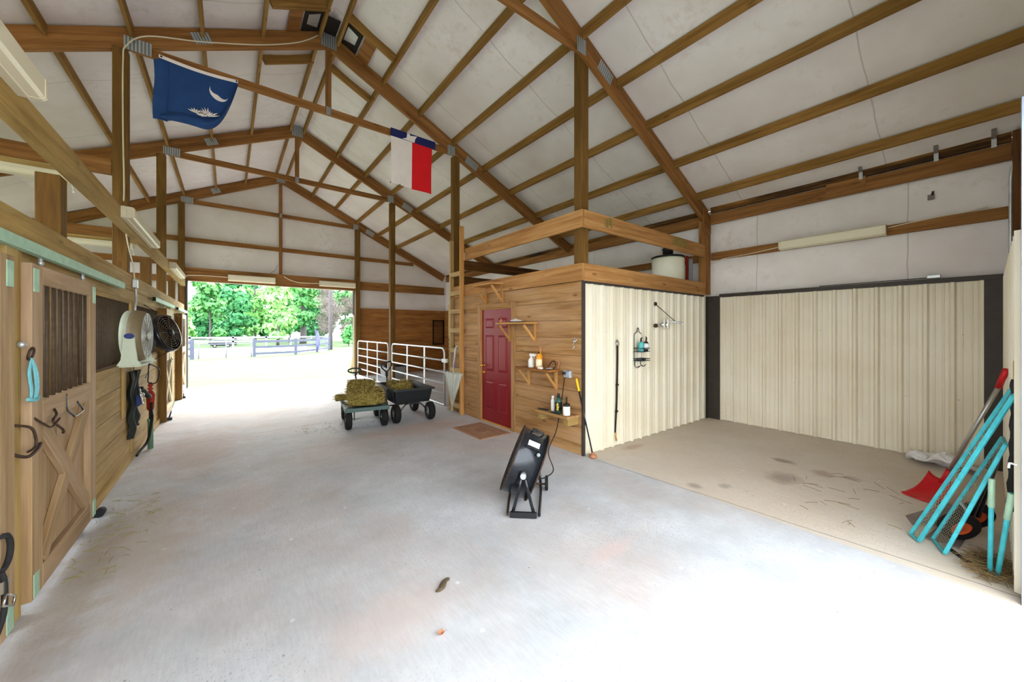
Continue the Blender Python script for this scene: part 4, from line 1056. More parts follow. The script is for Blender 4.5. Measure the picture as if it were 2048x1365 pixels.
def bale(name, label, loc, rz, dims, n, seed, parent_tilt=(0, 0)):
    rng = random.Random(seed); L, W, H = dims
    t = thing(name, label, 'hay', loc, (parent_tilt[0], parent_tilt[1], rz), 'hay on the carts' if False else None, world=False)
    bm = bmesh.new(); bmesh.ops.create_cube(bm, size=1)
    bmesh.ops.subdivide_edges(bm, edges=bm.edges[:], cuts=14, use_grid_fill=True)
    me = bpy.data.meshes.new('body')
    from mathutils import noise as nz
    for v in bm.verts:
        p = Vector(v.co); q = p.copy()
        # soften corners, ruffle the cut faces
        r_ = max(abs(p.x), abs(p.y), abs(p.z)); k = Vector((p.x*2, p.y*2, p.z*2)); ln = (abs(k.x)**6+abs(k.y)**6+abs(k.z)**6)**(1/6)
        q = p/ max(.001, ln)*max(abs(k.x), abs(k.y), abs(k.z))
        s_ = Vector((q.x*W, q.y*L, (q.z+.5)*H))
        d = nz.noise(s_*7+Vector((seed, 0, 0)))*.028+nz.noise(s_*19+Vector((0, seed, 0)))*.018
        nrm = q.normalized(); s_ += Vector((nrm.x, nrm.y, max(nrm.z, -.1)))*d
        if s_.z < .0: s_.z = 0
        v.co = s_
    bm.to_mesh(me); bm.free()
    for p in me.polygons: p.use_smooth = True
    me.materials.append(M['hay']); o = bpy.data.objects.new('body', me); COL.objects.link(o); o.parent = t
    m = MB()
    for k in range(n):
        f = rng.random()
        if f < .5: p = Vector((rng.uniform(-W/2, W/2), rng.uniform(-L/2, L/2), H*.97)); nn = Vector((0, 0, 1))
        elif f < .72: p = Vector((rng.uniform(-W/2, W/2), -L/2*.97, rng.uniform(0.02, H))); nn = Vector((0, -1, 0))
        elif f < .86: p = Vector((-W/2*.97, rng.uniform(-L/2, L/2), rng.uniform(.02, H))); nn = Vector((-1, 0, 0))
        else: p = Vector((W/2*.97, rng.uniform(-L/2, L/2), rng.uniform(.02, H))); nn = Vector((1, 0, 0))
        d = Vector((rng.gauss(0, 1), rng.gauss(0, 1), rng.gauss(0, .6)))+nn*.35; d.normalize()
        ln = rng.uniform(.05, .15); w = d.cross(nn); w = (w.normalized() if w.length > .01 else Vector((1, 0, 0)))*.003
        a = p-d*ln*.4; c = p+d*ln*.6+nn*.012
        if a.z < .004: a.z = .004
        if c.z < .004: c.z = .004
        m.quad(a-w, a+w, c+w*.5, c-w*.5)
    s_ = m.build('loose_strands', M['hay_strand'], t); s_['kind'] = 'stuff'
    return t
cz = .376; rz = math.radians(-9)
bale('hay_bale', 'square bale of hay nearest the camera on the flatbed cart', (1.90, 6.72, .3765), rz, (.66, .55, .25), 900, 3)
bale('hay_bale', 'upper hay bale at the back of the flatbed cart', (1.90, 7.05, .355), rz, (.66, .58, .40), 800, 11) if False else None
bale('hay_bale', 'taller hay bale at the back of the flatbed cart', (1.99, 7.27, .3765), rz, (.34, .48, .34), 600, 11)
bale('hay_flake', 'small loose flake of hay at the left edge of the flatbed cart', (1.63, 7.27, .3765), rz, (.26, .17, .09), 160, 23)
# poly tub dump cart
r = thing('dump_cart', 'black poly tub dump cart with four black wheels', 'cart', (2.70, 6.9, 0), (0, 0, math.radians(-3)), world=False)
m = MB()
def ringq(w, y0, y1, z): return [(-w, y0, z), (w, y0, z), (w, y1, z), (-w, y1, z)]
R0 = ringq(.31, -.46, .56, .335); R1 = ringq(.35, -.52, .64, .60); R2 = ringq(.385, -.555, .675, .60); R3 = ringq(.385, -.555, .675, .572); I1 = ringq(.335, -.50, .62, .60); I0 = ringq(.295, -.445, .545, .35)
for A, B in ((R0, R1), (R1, R3), (R3, R2), (R2, I1), (I1, I0)):
    for k in range(4): m.quad(A[k], A[(k+1) % 4], B[(k+1) % 4], B[k])
m.quad(*R0[::-1]); m.quad(*I0); m.build('tub', M['tub'], r, .008)
for k in range(7):
    m = MB(); y = -.40+.11*k
    m.prism([(-.312, y, .36), (-.312, y+.05, .36), (-.343, y+.055, .555), (-.343, y-.005, .555)], (-.012, 0, 0)); m.build('rib', M['tub'], r)
m = MB(); m.box(-.40, -.36, -.25, -.02, .575, .60); m.build('lift_handle', M['tub'], r, .006)
for k in range(8):
    m = MB(); x = -.24+.068*k
    m.prism([(x, -.46, .335), (x+.03, -.46, .335), (x+.03, -.475, .40), (x, -.475, .40)], (0, -.012, 0)); m.build('rib', M['tub'], r)
for sx, sy in ((-1, -.45), (1, -.50), (1, .36), (-1, .36)):
    wheel((sx*.31, sy, .165), .165, .11, (1, 0, 0), r)
m = MB(); m.tube(smooth_path([(-.25, -.46, .165), (-.20, -.46, .25), (-.12, -.45, .315), (0, -.45, .325), (.12, -.46, .315), (.20, -.48, .25), (.25, -.49, .165)], 5), .014, 8); m.build('axle_arch', M['black_metal'], r)
m = MB(); m.cyl((-.28, .36, .165), (.28, .36, .165), .012, 8); m.cyl((0, .36, .165), (0, .3, .33), .014, 8); m.build('axle', M['black_metal'], r)
m = MB(); m.tube([(.0, -.45, .322), (0, .36, .322)], .014, 8); m.build('frame_bar', M['black_metal'], r)
m = MB(); m.tube([(-.12, .72, .30), (-.12, .80, .72)], .018, 8); m.build('drawbar', M['black_metal'], r)
m = MB(); m.tube([(-.12, .80, .70), (-.12, .815, .80)], .028, 8); m.tube([(-.12, .815, .78), (-.22, .82, .88), (-.23, .83, .97), (-.02, .84, 1.00), (.0, .83, .94), (-.06, .82, .84)], .016, 8, closed=True); m.build('grip', M['black'], r)
bale('hay_flake', 'dark clump of hay filling the left half of the black tub', (2.66, 7.1, .353), rz, (.54, .40, .30), 500, 31)

# ------------------------------------------------------------------ barrel fan in the aisle
ang = math.radians(-42)
r = thing('barrel_fan', 'black drum fan on a tubular floor stand with small wheels', 'fan', (2.30, 2.78, 0), (0, 0, ang), world=False)
T = Matrix.Rotation(math.radians(22), 4, 'Y')   # top leans towards +x
P0 = Vector((0, 0, .375)); axv = (T @ Vector((1, 0, 0))); upv = (T @ Vector((0, 0, 1))); pv = Vector((0, 1, 0))
R = .315; hw = .125
m = MB(); m.lathe([(R, -hw), (R, hw), (R-.006, hw), (R-.006, -hw), (R, -hw)], P0, axv, 48, caps=False); m.build('drum', M['black_metal'], r)
for s_ in (-1, 1):
    m = MB(); c = P0+axv*(s_*hw)
    m.tube(arc(c, R+.004, 0, 2*PI, 48, tuple(upv), tuple(pv))[:-1], .008, 6, closed=True); m.build('rim', M['iron'], r)
    m = MB()
    for k in range(8): m.tube(arc(c, .05+.034*k, 0, 2*PI, 40, tuple(upv), tuple(pv))[:-1], .0028, 4, closed=True)
    for k in range(8):
        a = PI*k/4; d = upv*math.cos(a)+pv*math.sin(a); m.tube([c+d*.04, c+d*R], .0035, 4)
    m.build('grille', M['black'], r)
m = MB()
for k in range(3):
    a = 2*PI*k/3; d = upv*math.cos(a)+pv*math.sin(a); e = upv*math.cos(a+.6)+pv*math.sin(a+.6)
    m.quad(P0+d*.05+axv*.03, P0+d*.29+axv*.05, P0+e*.29-axv*.03, P0+e*.05-axv*.02)
m.build('blade', M['alu'], r)
m = MB(); m.cyl(P0-axv*.07, P0+axv*.05, .06, 16); m.build('motor', M['black_metal'], r)
def onrim(a, s_, o=0): d = upv*math.cos(a)-pv*math.sin(a); return P0+d*(R+o)+axv*s_
# carrying handle, sticker, hinge bar on the near side of the drum
m = MB(); q = [onrim(.12, -.05, .0), onrim(.12, -.05, .03), onrim(.12, .06, .03), onrim(.12, .06, .0)]; m.tube(q, .011, 6); m.build('handle', M['black'], r)
def patch(a0, a1, s0, s1, o, mt, nm):
    m = MB(); m.grid(lambda u, v: onrim(a0+(a1-a0)*v, s0+(s1-s0)*u, o), 4, 4); m.build(nm, M[mt], r)
patch(.56, .74, -.055, .055, .002, 'white', 'sticker')
m = MB(); m.tube([onrim(.80, -.07, 0), onrim(.80, -.07, .022), onrim(.82, .07, .022), onrim(.82, .07, 0)], .006, 6); m.build('switch_guard', M['black'], r)
m = MB(); c = onrim(.92, .065, .008); m.ball(tuple(c), .018); m.build('switch', M['grey'], r)
# pivots and stand
for s_ in (-1, 1):
    yy = s_*(R+.035)
    m = MB(); m.cyl((0, s_*R, .375), (0, yy+s_*.02, .375), .026, 14); m.build('pivot_knob', M['galv'], r)
    m = MB(); m.tube([(-.10, yy, .02), (-.035, yy, .27), (-.015, yy, .375)], .015, 8); m.build('stand_leg', M['black_metal'], r)
    m = MB(); m.tube([(.10, yy, .02), (.035, yy, .27), (.012, yy, .375)], .015, 8); m.build('stand_leg', M['black_metal'], r)
    if s_ < 0:
        m = MB(); m.box(-.12, .12, yy-.016, yy+.016, .006, .055); m.build('foot_bar', M['black'], r, .004)
m = MB(); m.tube(smooth_path([(.14, -R-.035, .03), (.15, -.1, .028), (.155, .15, .035), (.15, R-.02, .09), (.13, R+.03, .22)], 6), .014, 8); m.build('base_rail', M['black_metal'], r)
m = MB(); m.tube(smooth_path([(-.14, -R-.035, .03), (-.15, -.1, .028), (-.15, .2, .035), (-.13, R+.03, .2)], 6), .012, 8); m.build('base_rail', M['iron'], r)
m = MB(); m.cyl((-.14, .24, .065), (.20, .24, .065), .010, 8); m.build('axle', M['iron'], r)
wheel((.215, .24, .075), .075, .03, (1, 0, 0), r, 'rubber', 'grey')
wheel((-.17, .24, .075), .075, .03, (1, 0, 0), r, 'rubber', 'grey')
# power cord up to the outlet
Rz = Matrix.Rotation(ang, 3, 'Z'); base = Vector((2.30, 2.78, 0))
pa = Rz @ (P0+axv*.14+Vector((0, .02, -.12))) + base
m = MB(); m.tube(smooth_path([tuple(pa), (2.52, 2.72, .19), (2.85, 2.95, .12), (3.15, 3.35, .16), (3.50, 3.57, .30), (3.60, 3.6, .55), (3.655, 3.60, .8), (3.67, 3.58, 1.0), (3.665, 3.56, 1.055)], 8), .006, 6); one('power_cord', m, M['rubber'], 'thin black cord rising from the drum fan to the wall outlet', 'cord')

# ------------------------------------------------------------------ on and by the tack room wall
WX = TX
r = thing('door_mat', 'brown bordered door mat in front of the red door', 'mat', (3.30, 5.13, 0))
m = MB(); m.prism([(3.01, 5.56, 0), (3.02, 4.70, 0), (3.60, 4.70, 0), (3.585, 5.58, 0)], (0, 0, .012)); m.build('pad', M['mat'], r)
m = MB()
for e in (.055, .085, .15):
    x0, x1, y0, y1 = 3.015+e, 3.59-e, 4.70+e, 5.565-e; w = .009
    m.box(x0, x1, y0, y0+w, .0122, .0135); m.box(x0, x1, y1-w, y1, .0122, .0135); m.box(x0, x0+w, y0+w, y1-w, .0122, .0135); m.box(x1-w, x1, y0+w, y1-w, .0122, .0135)
for k in range(3):
    m.tube(arc((3.30, 5.13, .0128), .05+.022*k, 0, 2*PI, 20, (1, 0, 0), (0, 1.15, 0))[:-1], .0035, 4, closed=True)
for k in range(8): m.box(3.40, 3.415+.03*(k % 2), 4.90+.058*k, 4.93+.058*k, .0122, .0135)
for k in range(6): m.box(3.255, 3.27+.02*(k % 2), 5.02+.04*k, 5.04+.04*k, .0122, .0135)
m.build('printed_border', M['mat_line'], r)
def shelf(label, y0, y1, z, depth, mat_top, mat_br, hbr, leg=.30):
    r = thing('bracket_shelf', label, 'shelf', (WX-.1, (y0+y1)/2, z-leg))
    m = MB(); m.box(WX-depth, WX-.002, y0, y1, z-.028, z); m.build('board', M[mat_top], r, .003)
    for y in (y0+.06, y1-.06):
        m = MB(); m.box(WX-.045, WX-.003, y-.018, y+.018, z-leg, z-.03); m.build('bracket_upright', M[mat_br], r)
        m = MB(); m.beam((WX-.03, y, z-leg+.03), (WX-depth+.03, y, z-.045), .034, .032); m.build('bracket_brace', M[mat_br], r)
    return r
shelf('small empty bracket shelf above the red door', 5.0, 5.62, 2.46, .27, 'new', 'new', .3, .33)
shelf('upper bracket shelf with a white object, right of the red door', 4.16, 4.90, 1.785, .27, 'new', 'new', .3, .31)
shelf('middle bracket shelf holding spray and amber bottles', 3.70, 4.42, 1.11, .25, 'panel', 'new', .3, .29)
r = thing('block_shelf', 'low thick shelf on timber blocks by the corner, holding three bottles', 'shelf', (WX-.1, 3.62, .40))
m = MB(); m.box(WX-.24, WX-.002, 3.34, 3.97, .50, .535); m.build('board', M['siding'], r, .004)
for y in (3.40, 3.90):
    m = MB(); m.box(WX-.20, WX-.002, y-.045, y+.045, .405, .498); m.build('support_block', M['stall'], r, .006)
# objects on shelves
r = thing('folded_cloth', 'white rounded object lying on the upper shelf', 'cap', (WX-.14, 4.52, 1.785))
m = MB(); m.grid(lambda u, v: (WX-.14+.07*math.sin(PI*v)*math.cos(2*PI*u), 4.52+.13*math.sin(PI*v)*math.sin(2*PI*u), 1.79+.045*(1-v)*(1.0+.35*math.sin(2*PI*u+.6)) if v < 1 else 1.79), 20, 8); m.build('crown', M['white'], r)
m = MB(); m.box(WX-.20, WX-.06, 4.36, 4.66, 1.786, 1.80); m.build('brim', M['black'], r, .004)
r = thing('small_jar', 'tiny pinkish jar at the left end of the upper shelf', 'jar', (WX-.2, 4.84, 1.786))
m = MB(); m.lathe([(.018, 0), (.018, .045), (.008, .055), (.008, .075)], (WX-.2, 4.84, 1.786), (0, 0, 1), 12); m.build('body', M['leaf'], r)
m = MB(); m.cyl((WX-.2, 4.84, 1.861), (WX-.2, 4.84, 1.88), .01, 10); m.build('cap', M['red_iron'], r)
def bottle(name, label, x, y, z, prof, body, cap=None, n=16, extra=None):
    r = thing(name, label, 'bottle', (x, y, z))
    m = MB(); m.lathe(prof, (x, y, z+.001), (0, 0, 1), n); m.build('body', M[body], r)
    if cap:
        zz = prof[-1][1]; m = MB(); m.lathe([(cap[1], 0), (cap[1], cap[2])], (x, y, z+zz+.001), (0, 0, 1), 12); m.build('cap', M[cap[0]], r)
    return r
z = 1.11
r = bottle('spray_bottle', 'white spray bottle on the middle shelf', WX-.13, 4.17, z, [(.045, 0), (.048, .01), (.048, .10), (.03, .135), (.016, .15), (.016, .165)], 'white')
m = MB(); m.box(WX-.145, WX-.115, 4.08, 4.20, z+.165, z+.205); m.box(WX-.14, WX-.12, 4.055, 4.085, z+.175, z+.20); m.tube([(WX-.13, 4.11, z+.165), (WX-.13, 4.10, z+.125)], .007, 6); m.build('trigger_head', M['white'], r, .005)
r = bottle('amber_bottle', 'amber bottle with a cream label on the middle shelf', WX-.15, 3.98, z, [(.042, 0), (.045, .01), (.045, .155), (.028, .18), (.028, .215)], 'amber', ('iron', .016, .02))
m = MB(); m.lathe([(.0462, .02), (.0462, .135)], (WX-.15, 3.98, z+.001), (0, 0, 1), 16); m.build('label', M['label_cream'], r, recalc=False)
r = bottle('tall_amber_bottle', 'tall slim amber bottle with a pink nozzle behind the labelled one', WX-.06, 4.05, z, [(.032, 0), (.034, .01), (.034, .17), (.015, .20), (.012, .24)], 'amber', ('leaf', .013, .07))
r = thing('wire_brush', 'small white and grey odds and ends at the middle shelf front', 'odds and ends', (WX-.19, 3.86, z))
m = MB(); m.box(WX-.225, WX-.17, 3.86, 3.93, z+.001, z+.03); m.build('cap', M['white'], r, .008)
m = MB(); m.tube([(WX-.18, 3.80, z+.012), (WX-.15, 3.76, z+.02), (WX-.10, 3.75, z+.015)], .009, 6); m.build('clip', M['grey'], r)
r = thing('rusty_bit', 'rusty curled bridle bit at the right end of the middle shelf', 'bit', (WX-.07, 3.8, z))
m = MB(); m.tube(smooth_path([(WX-.08, 3.86, z+.02), (WX-.05, 3.82, z+.10), (WX-.04, 3.77, z+.11), (WX-.05, 3.74, z+.04), (WX-.07, 3.78, z+.01)], 5), .008, 6); m.build('ring', M['iron'], r)
m = MB(); m.tube(smooth_path([(WX-.03, 3.72, z+.01), (WX-.02, 3.70, z+.10), (WX-.04, 3.73, z+.13)], 5), .008, 6); m.build('shank', M['copper'], r)
z = .535
bottle('white_bottle', 'slim white bottle on the low shelf, left of the green one', WX-.12, 3.72, z, [(.026, 0), (.028, .01), (.028, .15), (.018, .165), (.016, .17)], 'white', ('white', .02, .045))
r = bottle('green_bottle', 'dark green bottle with a yellow label on the low shelf', WX-.13, 3.60, z, [(.046, 0), (.048, .01), (.048, .16), (.03, .2), (.022, .21)], 'dark_green', ('black', .02, .05))
m = MB(); m.lathe([(.0492, .035), (.0492, .15)], (WX-.13, 3.60, z+.001), (0, 0, 1), 16); m.build('label', M['black'], r, recalc=False)
m = MB()
for (a, zz, rr) in ((0, .055, .016), (.25, .085, .018), (-.2, .115, .014), (.1, .13, .012)):
    d = Vector((-.86*math.cos(a)-.5*math.sin(a)*0, -.5-.3*a, 0)).normalized(); c = Vector((WX-.13, 3.60, z+zz))+d*.0500; t = Vector((-d.y, d.x, 0))
    m.prism([c+t*(rr*math.cos(k*PI/4))+Vector((0, 0, rr*math.sin(k*PI/4))) for k in range(8)], d*.0015)
m.build('emblem', M['label_yellow'], r)
r = bottle('white_jar', 'white jar with a black brush lid on the low shelf', WX-.15, 3.43, z, [(.046, 0), (.048, .008), (.048, .11), (.04, .12)], 'white', ('black', .046, .03))
m = MB(); m.cyl((WX-.15, 3.43, z+.15), (WX-.15, 3.43, z+.24), .011, 8); m.build('brush_handle', M['black'], r)
r = thing('grooming_tool', 'dark grooming tool lying along the low shelf', 'tool', (WX-.12, 3.8, z))
m = MB(); m.tube([(WX-.2, 3.94, z+.013), (WX-.17, 3.76, z+.013)], .011, 6); m.build('handle', M['black'], r)
m = MB(); m.tube([(WX-.215, 3.66, z+.012), (WX-.205, 3.50, z+.012)], .012, 6); m.build('blade_cover', M['black'], r)
r = thing('wall_outlet', 'grey weatherproof outlet box with a cord plugged in', 'outlet', (WX-.03, 3.52, 1.0))
m = MB(); m.box(WX-.05, WX-.002, 3.46, 3.585, 1.015, 1.115); m.build('box', M['galv'], r, .004)
m = MB(); m.box(WX-.056, WX-.05, 3.475, 3.53, 1.03, 1.10); m.build('cover', M['blue_metal'], r)
m = MB(); m.cyl((WX-.085, 3.56, 1.075), (WX-.05, 3.56, 1.075), .018, 10); m.build('plug', M['black'], r)
r = thing('wall_hook', 'chrome snap hook hanging near the corner of the planks', 'hook', (WX-.03, 3.40, 1.42))
m = MB(); m.cyl((WX-.002, 3.40, 1.53), (WX-.02, 3.40, 1.53), .025, 14); m.tube(arc((WX-.03, 3.40, 1.515), .025, 0, 2*PI, 12, (.4, 1, 0), (0, 0, 1))[:-1], .005, 5, closed=True); m.build('plate', M['chrome'], r)
m = MB(); m.tube(smooth_path([(WX-.035, 3.405, 1.49), (WX-.035, 3.42, 1.465), (WX-.035, 3.40, 1.44), (WX-.035, 3.415, 1.41), (WX-.035, 3.43, 1.43)], 4), .006, 6); m.build('snap', M['chrome'], r)
# clear umbrella hung from a ladder rung
r = thing('clear_umbrella', 'folded clear vinyl umbrella hanging tip down from the ladder', 'umbrella', (3.52, 6.5, .06))
uc = Vector((3.52, 6.52, 0))
m = MB()
def ufn(u, v):
    a = 2*PI*u; rr = (.02+.20*v**1.2)*(1+.28*math.cos(8*a))
    return (uc.x+rr*math.cos(a)*.45, uc.y-.06*v+rr*math.sin(a)*1.15, .16+.66*v)
m.grid(ufn, 48, 10); m.build('canopy', M['vinyl'], r)
m = MB(); m.cyl((3.52, 6.53, .05), (3.52, 6.53, .18), .008, 8); m.cyl((3.52, 6.53, .16), (3.53, 6.48, 1.05), .006, 8); m.build('shaft', M['white_metal'], r)
for k in range(8):
    m = MB(); a = 2*PI*(k+.0)/8; m.tube([(uc.x+.01*math.cos(a), uc.y+.02*math.sin(a), .17), (uc.x+.25*math.cos(a)*.5, uc.y-.06+.26*math.sin(a)*1.15, .81)], .003, 5); m.build('rib', M['white_metal'], r)
m = MB(); m.tube(smooth_path([(3.53, 6.48, 1.0), (3.54, 6.45, 1.15), (3.56, 6.46, 1.3), (3.62, 6.47, 1.34), (3.64, 6.47, 1.25)], 5), .014, 7); m.build('handle', M['vinyl'], r)
m = MB(); m.tube(smooth_path([(3.60, 6.52, 1.32), (3.57, 6.54, 1.1), (3.56, 6.50, .9)], 5), .014, 6); m.build('wrap_strap', M['flag_pole_cloth'], r)
# long handled pole leaning on the corner
r = thing('hoof_plunger', 'black pole with yellow grip and copper domed foot leaning on the corner', 'pole', (3.76, 3.15, 0))
a = Vector((3.77, 3.17, .05)); t2 = Vector((3.668, 3.36, 1.02)); e = a+(t2-a)*.83
m = MB(); m.cyl(a, e, .010, 8); m.build('shaft', M['black_metal'], r)
m = MB(); m.cyl(e, t2, .016, 10); m.build('grip', M['yellow'], r)
m = MB(); m.lathe([(.0001, .07), (.018, .068), (.025, .045), (.05, .03), (.052, .012), (.046, 0)], (3.77, 3.165, .001), (0, 0, 1), 18); m.build('foot', M['copper'], r)

# ------------------------------------------------------------------ wash bay fittings
WY = TY0-.020
r = thing('shower_caddy', 'dark wire shower caddy hung on the cream side wall', 'caddy', (4.98, WY-.03, 1.12))
rr = .006; y = WY-.012
m = MB()
m.tube(smooth_path([(4.83, y, 1.24), (4.83, y, 1.40), (4.83, y, 1.58), (4.85, y, 1.615), (4.90, y, 1.64), (4.915, y, 1.68), (4.93, y, 1.70), (4.945, y, 1.68), (4.955, y, 1.64), (5.0, y, 1.615), (5.02, y, 1.58), (5.02, y, 1.40), (5.02, y, 1.24)], 4), rr, 6)
m.build('hanger_frame', M['black_metal'], r)
for z, nm in ((1.395, 'upper_basket'), (1.235, 'lower_basket')):
    m = MB(); x0, x1, y0, y1 = 4.80, 5.06, y-.12, y-.004
    m.tube([(x0, y0, z), (x1, y0, z), (x1, y1, z), (x0, y1, z)], rr, 6, closed=True)
    zl = z-.055 if nm[0] == 'u' else z-.03
    m.tube([(x0, y0, zl), (x1, y0, zl), (x1, y1, zl), (x0, y1, zl)], rr*.8, 6, closed=True)
    for k in range(7): xx = x0+.02+(x1-x0-.04)*k/6; m.tube([(xx, y0, z), (xx, y0, zl), (xx, y1, zl), (xx, y1, z)], .003, 4)
    m.build(nm, M['black_metal'], r)
m = MB(); m.tube(smooth_path([(4.85, y, 1.21), (4.85, y, 1.13), (4.87, y-.03, 1.10), (4.92, y-.04, 1.12)], 4), rr, 6); m.tube(smooth_path([(5.0, y, 1.21), (5.0, y, 1.14), (5.03, y-.03, 1.11), (5.07, y-.04, 1.14)], 4), rr, 6); m.tube([(4.89, y-.02, 1.115), (5.03, y-.02, 1.125)], .004, 5); m.build('hook', M['black_metal'], r)
r = thing('pump_bottle', 'turquoise pump bottle in the wire caddy', 'bottle', (4.91, y-.065, 1.345))
m = MB(); m.lathe([(.04, 0), (.044, .01), (.044, .12), (.03, .14), (.018, .145)], (4.91, y-.065, 1.346), (0, 0, 1), 16); m.build('body', M['turquoise'], r)
m = MB(); m.cyl((4.91, y-.065, 1.49), (4.91, y-.065, 1.545), .012, 10); m.tube([(4.91, y-.065, 1.545), (4.935, y-.08, 1.55)], .007, 6); m.build('pump', M['black'], r)
r = thing('pump_bottle', 'dark slanted pump bottle with a pale label in the wire caddy', 'bottle', (5.02, y-.065, 1.345), (0, math.radians(9), 0), world=False)
m = MB(); m.lathe([(.034, 0), (.045, .02), (.048, .08), (.036, .13), (.014, .15)], (0, 0, .001), (0, 0, 1), 16); m.build('body', M['dark_wood'] if False else M['black'], r)
m = MB(); m.lathe([(.0465, .03), (.0485, .08), (.041, .115)], (0, 0, .001), (0, 0, 1), 16); m.build('label', M['white_bag'], r, recalc=False)
m = MB(); m.cyl((0, 0, .15), (0, 0, .21), .011, 10); m.tube([(0, 0, .21), (-.045, -.015, .215)], .007, 6); m.build('pump', M['black'], r)
r = thing('scrub_sponge', 'dark scrubber lying in the lower caddy basket', 'sponge', (4.9, y-.06, 1.207))
m = MB(); m.box(4.86, 4.99, y-.10, y-.03, 1.208, 1.245); m.build('pad', M['leather'], r, .01)
r = thing('wall_faucet', 'galvanised service faucet with a brace rod on the cream side wall', 'faucet', (5.6, WY-.06, 1.70))
y = WY
m = MB(); m.cyl((5.36, y-.05, 1.735), (5.62, y-.05, 1.76), .024, 12); m.build('valve_body', M['galv'], r)
for xx in (5.45, 5.56):
    m = MB(); m.cyl((xx, y-.005, 1.75), (xx, y-.09, 1.75), .018, 10); m.lathe([(.03, 0), (.035, .02), (.03, .05)], (xx, y-.085, 1.75), (0, -1, 0), 12); m.build('supply_valve', M['chrome'], r)
    m = MB(); m.box(xx-.02, xx+.02, y-.15, y-.13, 1.69, 1.84); m.build('lever_handle', M['chrome'], r, .004)
m = MB(); m.cyl((5.34, y-.05, 1.735), (5.37, y-.05, 1.735), .032, 10); m.build('end_cap', M['iron'], r)
m = MB(); m.tube(smooth_path([(5.62, y-.05, 1.765), (5.68, y-.10, 1.80), (5.75, y-.20, 1.79), (5.80, y-.24, 1.785), (5.81, y-.25, 1.74)], 5), .016, 8); m.build('spout', M['galv'], r)
m = MB(); m.cyl((5.415, y-.004, 2.085), (5.73, y-.16, 1.81), .006, 6); m.cyl((5.415, y+.0, 2.085), (5.415, y-.02, 2.085), .03, 12); m.build('brace_rod', M['iron'], r)
r = thing('hanging_strap', 'long black cross tie strap hanging from a ring on the cream side wall', 'strap', (4.40, WY-.02, .08))
m = MB(); m.tube(arc((4.425, WY-.02, 1.475), .03, 0, 2*PI, 14, (1, 0, 0), (0, 0, 1))[:-1], .006, 6, closed=True); m.lathe([(.03, 0), (.03, .01)], (4.425, WY, 1.50), (0, -1, 0), 12); m.build('ring', M['chrome'], r)
m = MB(); pts = smooth_path([(4.428, WY-.015, 1.45), (4.43, WY-.012, 1.2), (4.418, WY-.014, .9), (4.41, WY-.012, .6), (4.385, WY-.014, .35), (4.375, WY-.012, .2)], 5)
for i in range(len(pts)-1):
    a, c = pts[i], pts[i+1]; w = Vector((.017, 0, 0)); m.quad(a-w, a+w, c+w, c-w)
    m.quad(a-w+Vector((0, .006, 0)), c-w+Vector((0, .006, 0)), c+w+Vector((0, .006, 0)), a+w+Vector((0, .006, 0)))
m.build('webbing', M['strap'], r)
for zz, xx in ((.88, 4.417), (.5, 4.402)):
    m = MB(); m.box(xx-.024, xx+.024, WY-.024, WY-.006, zz-.012, zz+.012); m.build('keeper', M['strap'], r)
m = MB(); m.tube(smooth_path([(4.375, WY-.02, .2), (4.37, WY-.025, .14), (4.385, WY-.03, .09), (4.37, WY-.03, .11)], 4), .010, 6); m.build('snap', M['brass'], r)

# ------------------------------------------------------------------ on the loft
r = thing('plastic_drum', 'cream plastic drum with a black rim on the loft corner', 'drum', (6.70, 3.78, 2.536))
m = MB(); m.lathe([(.275, 0), (.29, .04), (.295, .46), (.29, .50)], (6.70, 3.78, 2.537), (0, 0, 1), 36); m.build('body', M['cream_plastic'], r)
m = MB(); m.lathe([(.297, .495), (.302, .50), (.302, .525), (.28, .535)], (6.70, 3.78, 2.537), (0, 0, 1), 36); m.build('rim', M['black'], r)
r = thing('black_bucket', 'small black container standing on the cream drum', 'bucket', (6.82, 3.85, 3.072))
m = MB(); m.lathe([(.09, 0), (.10, .16), (.105, .17)], (6.82, 3.85, 3.073), (0, 0, 1), 18); m.build('body', M['black'], r)
m = MB(); m.lathe([(.108, .165), (.108, .19)], (6.82, 3.85, 3.073), (0, 0, 1), 18); m.build('lid', M['iron'], r)
m = MB(); m.box(7.02, 7.06, 3.56, 3.60, 2.536, 3.10); one('red_board', m, M['red_iron'], 'narrow red upright beside the cream drum', 'board')
m = MB(); m.box(7.09, 7.11, 3.5, 3.6, 2.536, 3.05); one('grey_panel', m, M['grey'], 'narrow grey sheet standing behind the red upright', 'panel')

for (x0, n, lb) in ((4.15, 4, 'small olive mud wasp nest near the corner of the loft rail'), (5.93, 11, 'large olive mud wasp nest toward the far end of the loft rail')):
    r = thing('mud_nest', lb, 'wasp nest', (x0, TY0-.04, 3.07)); rg = random.Random(n)
    for k in range(n):
        m = MB(); x = x0+.043*k; z0 = 3.09+rg.uniform(0, .05); z1 = 3.21+rg.uniform(0, .04)
        m.tube(smooth_path([(x, TY0-.036, z0), (x+rg.uniform(-.006, .006), TY0-.044, (z0+z1)/2), (x, TY0-.036, z1)], 4), .014, 7); m.build('mud_tube', M['mud'], r)
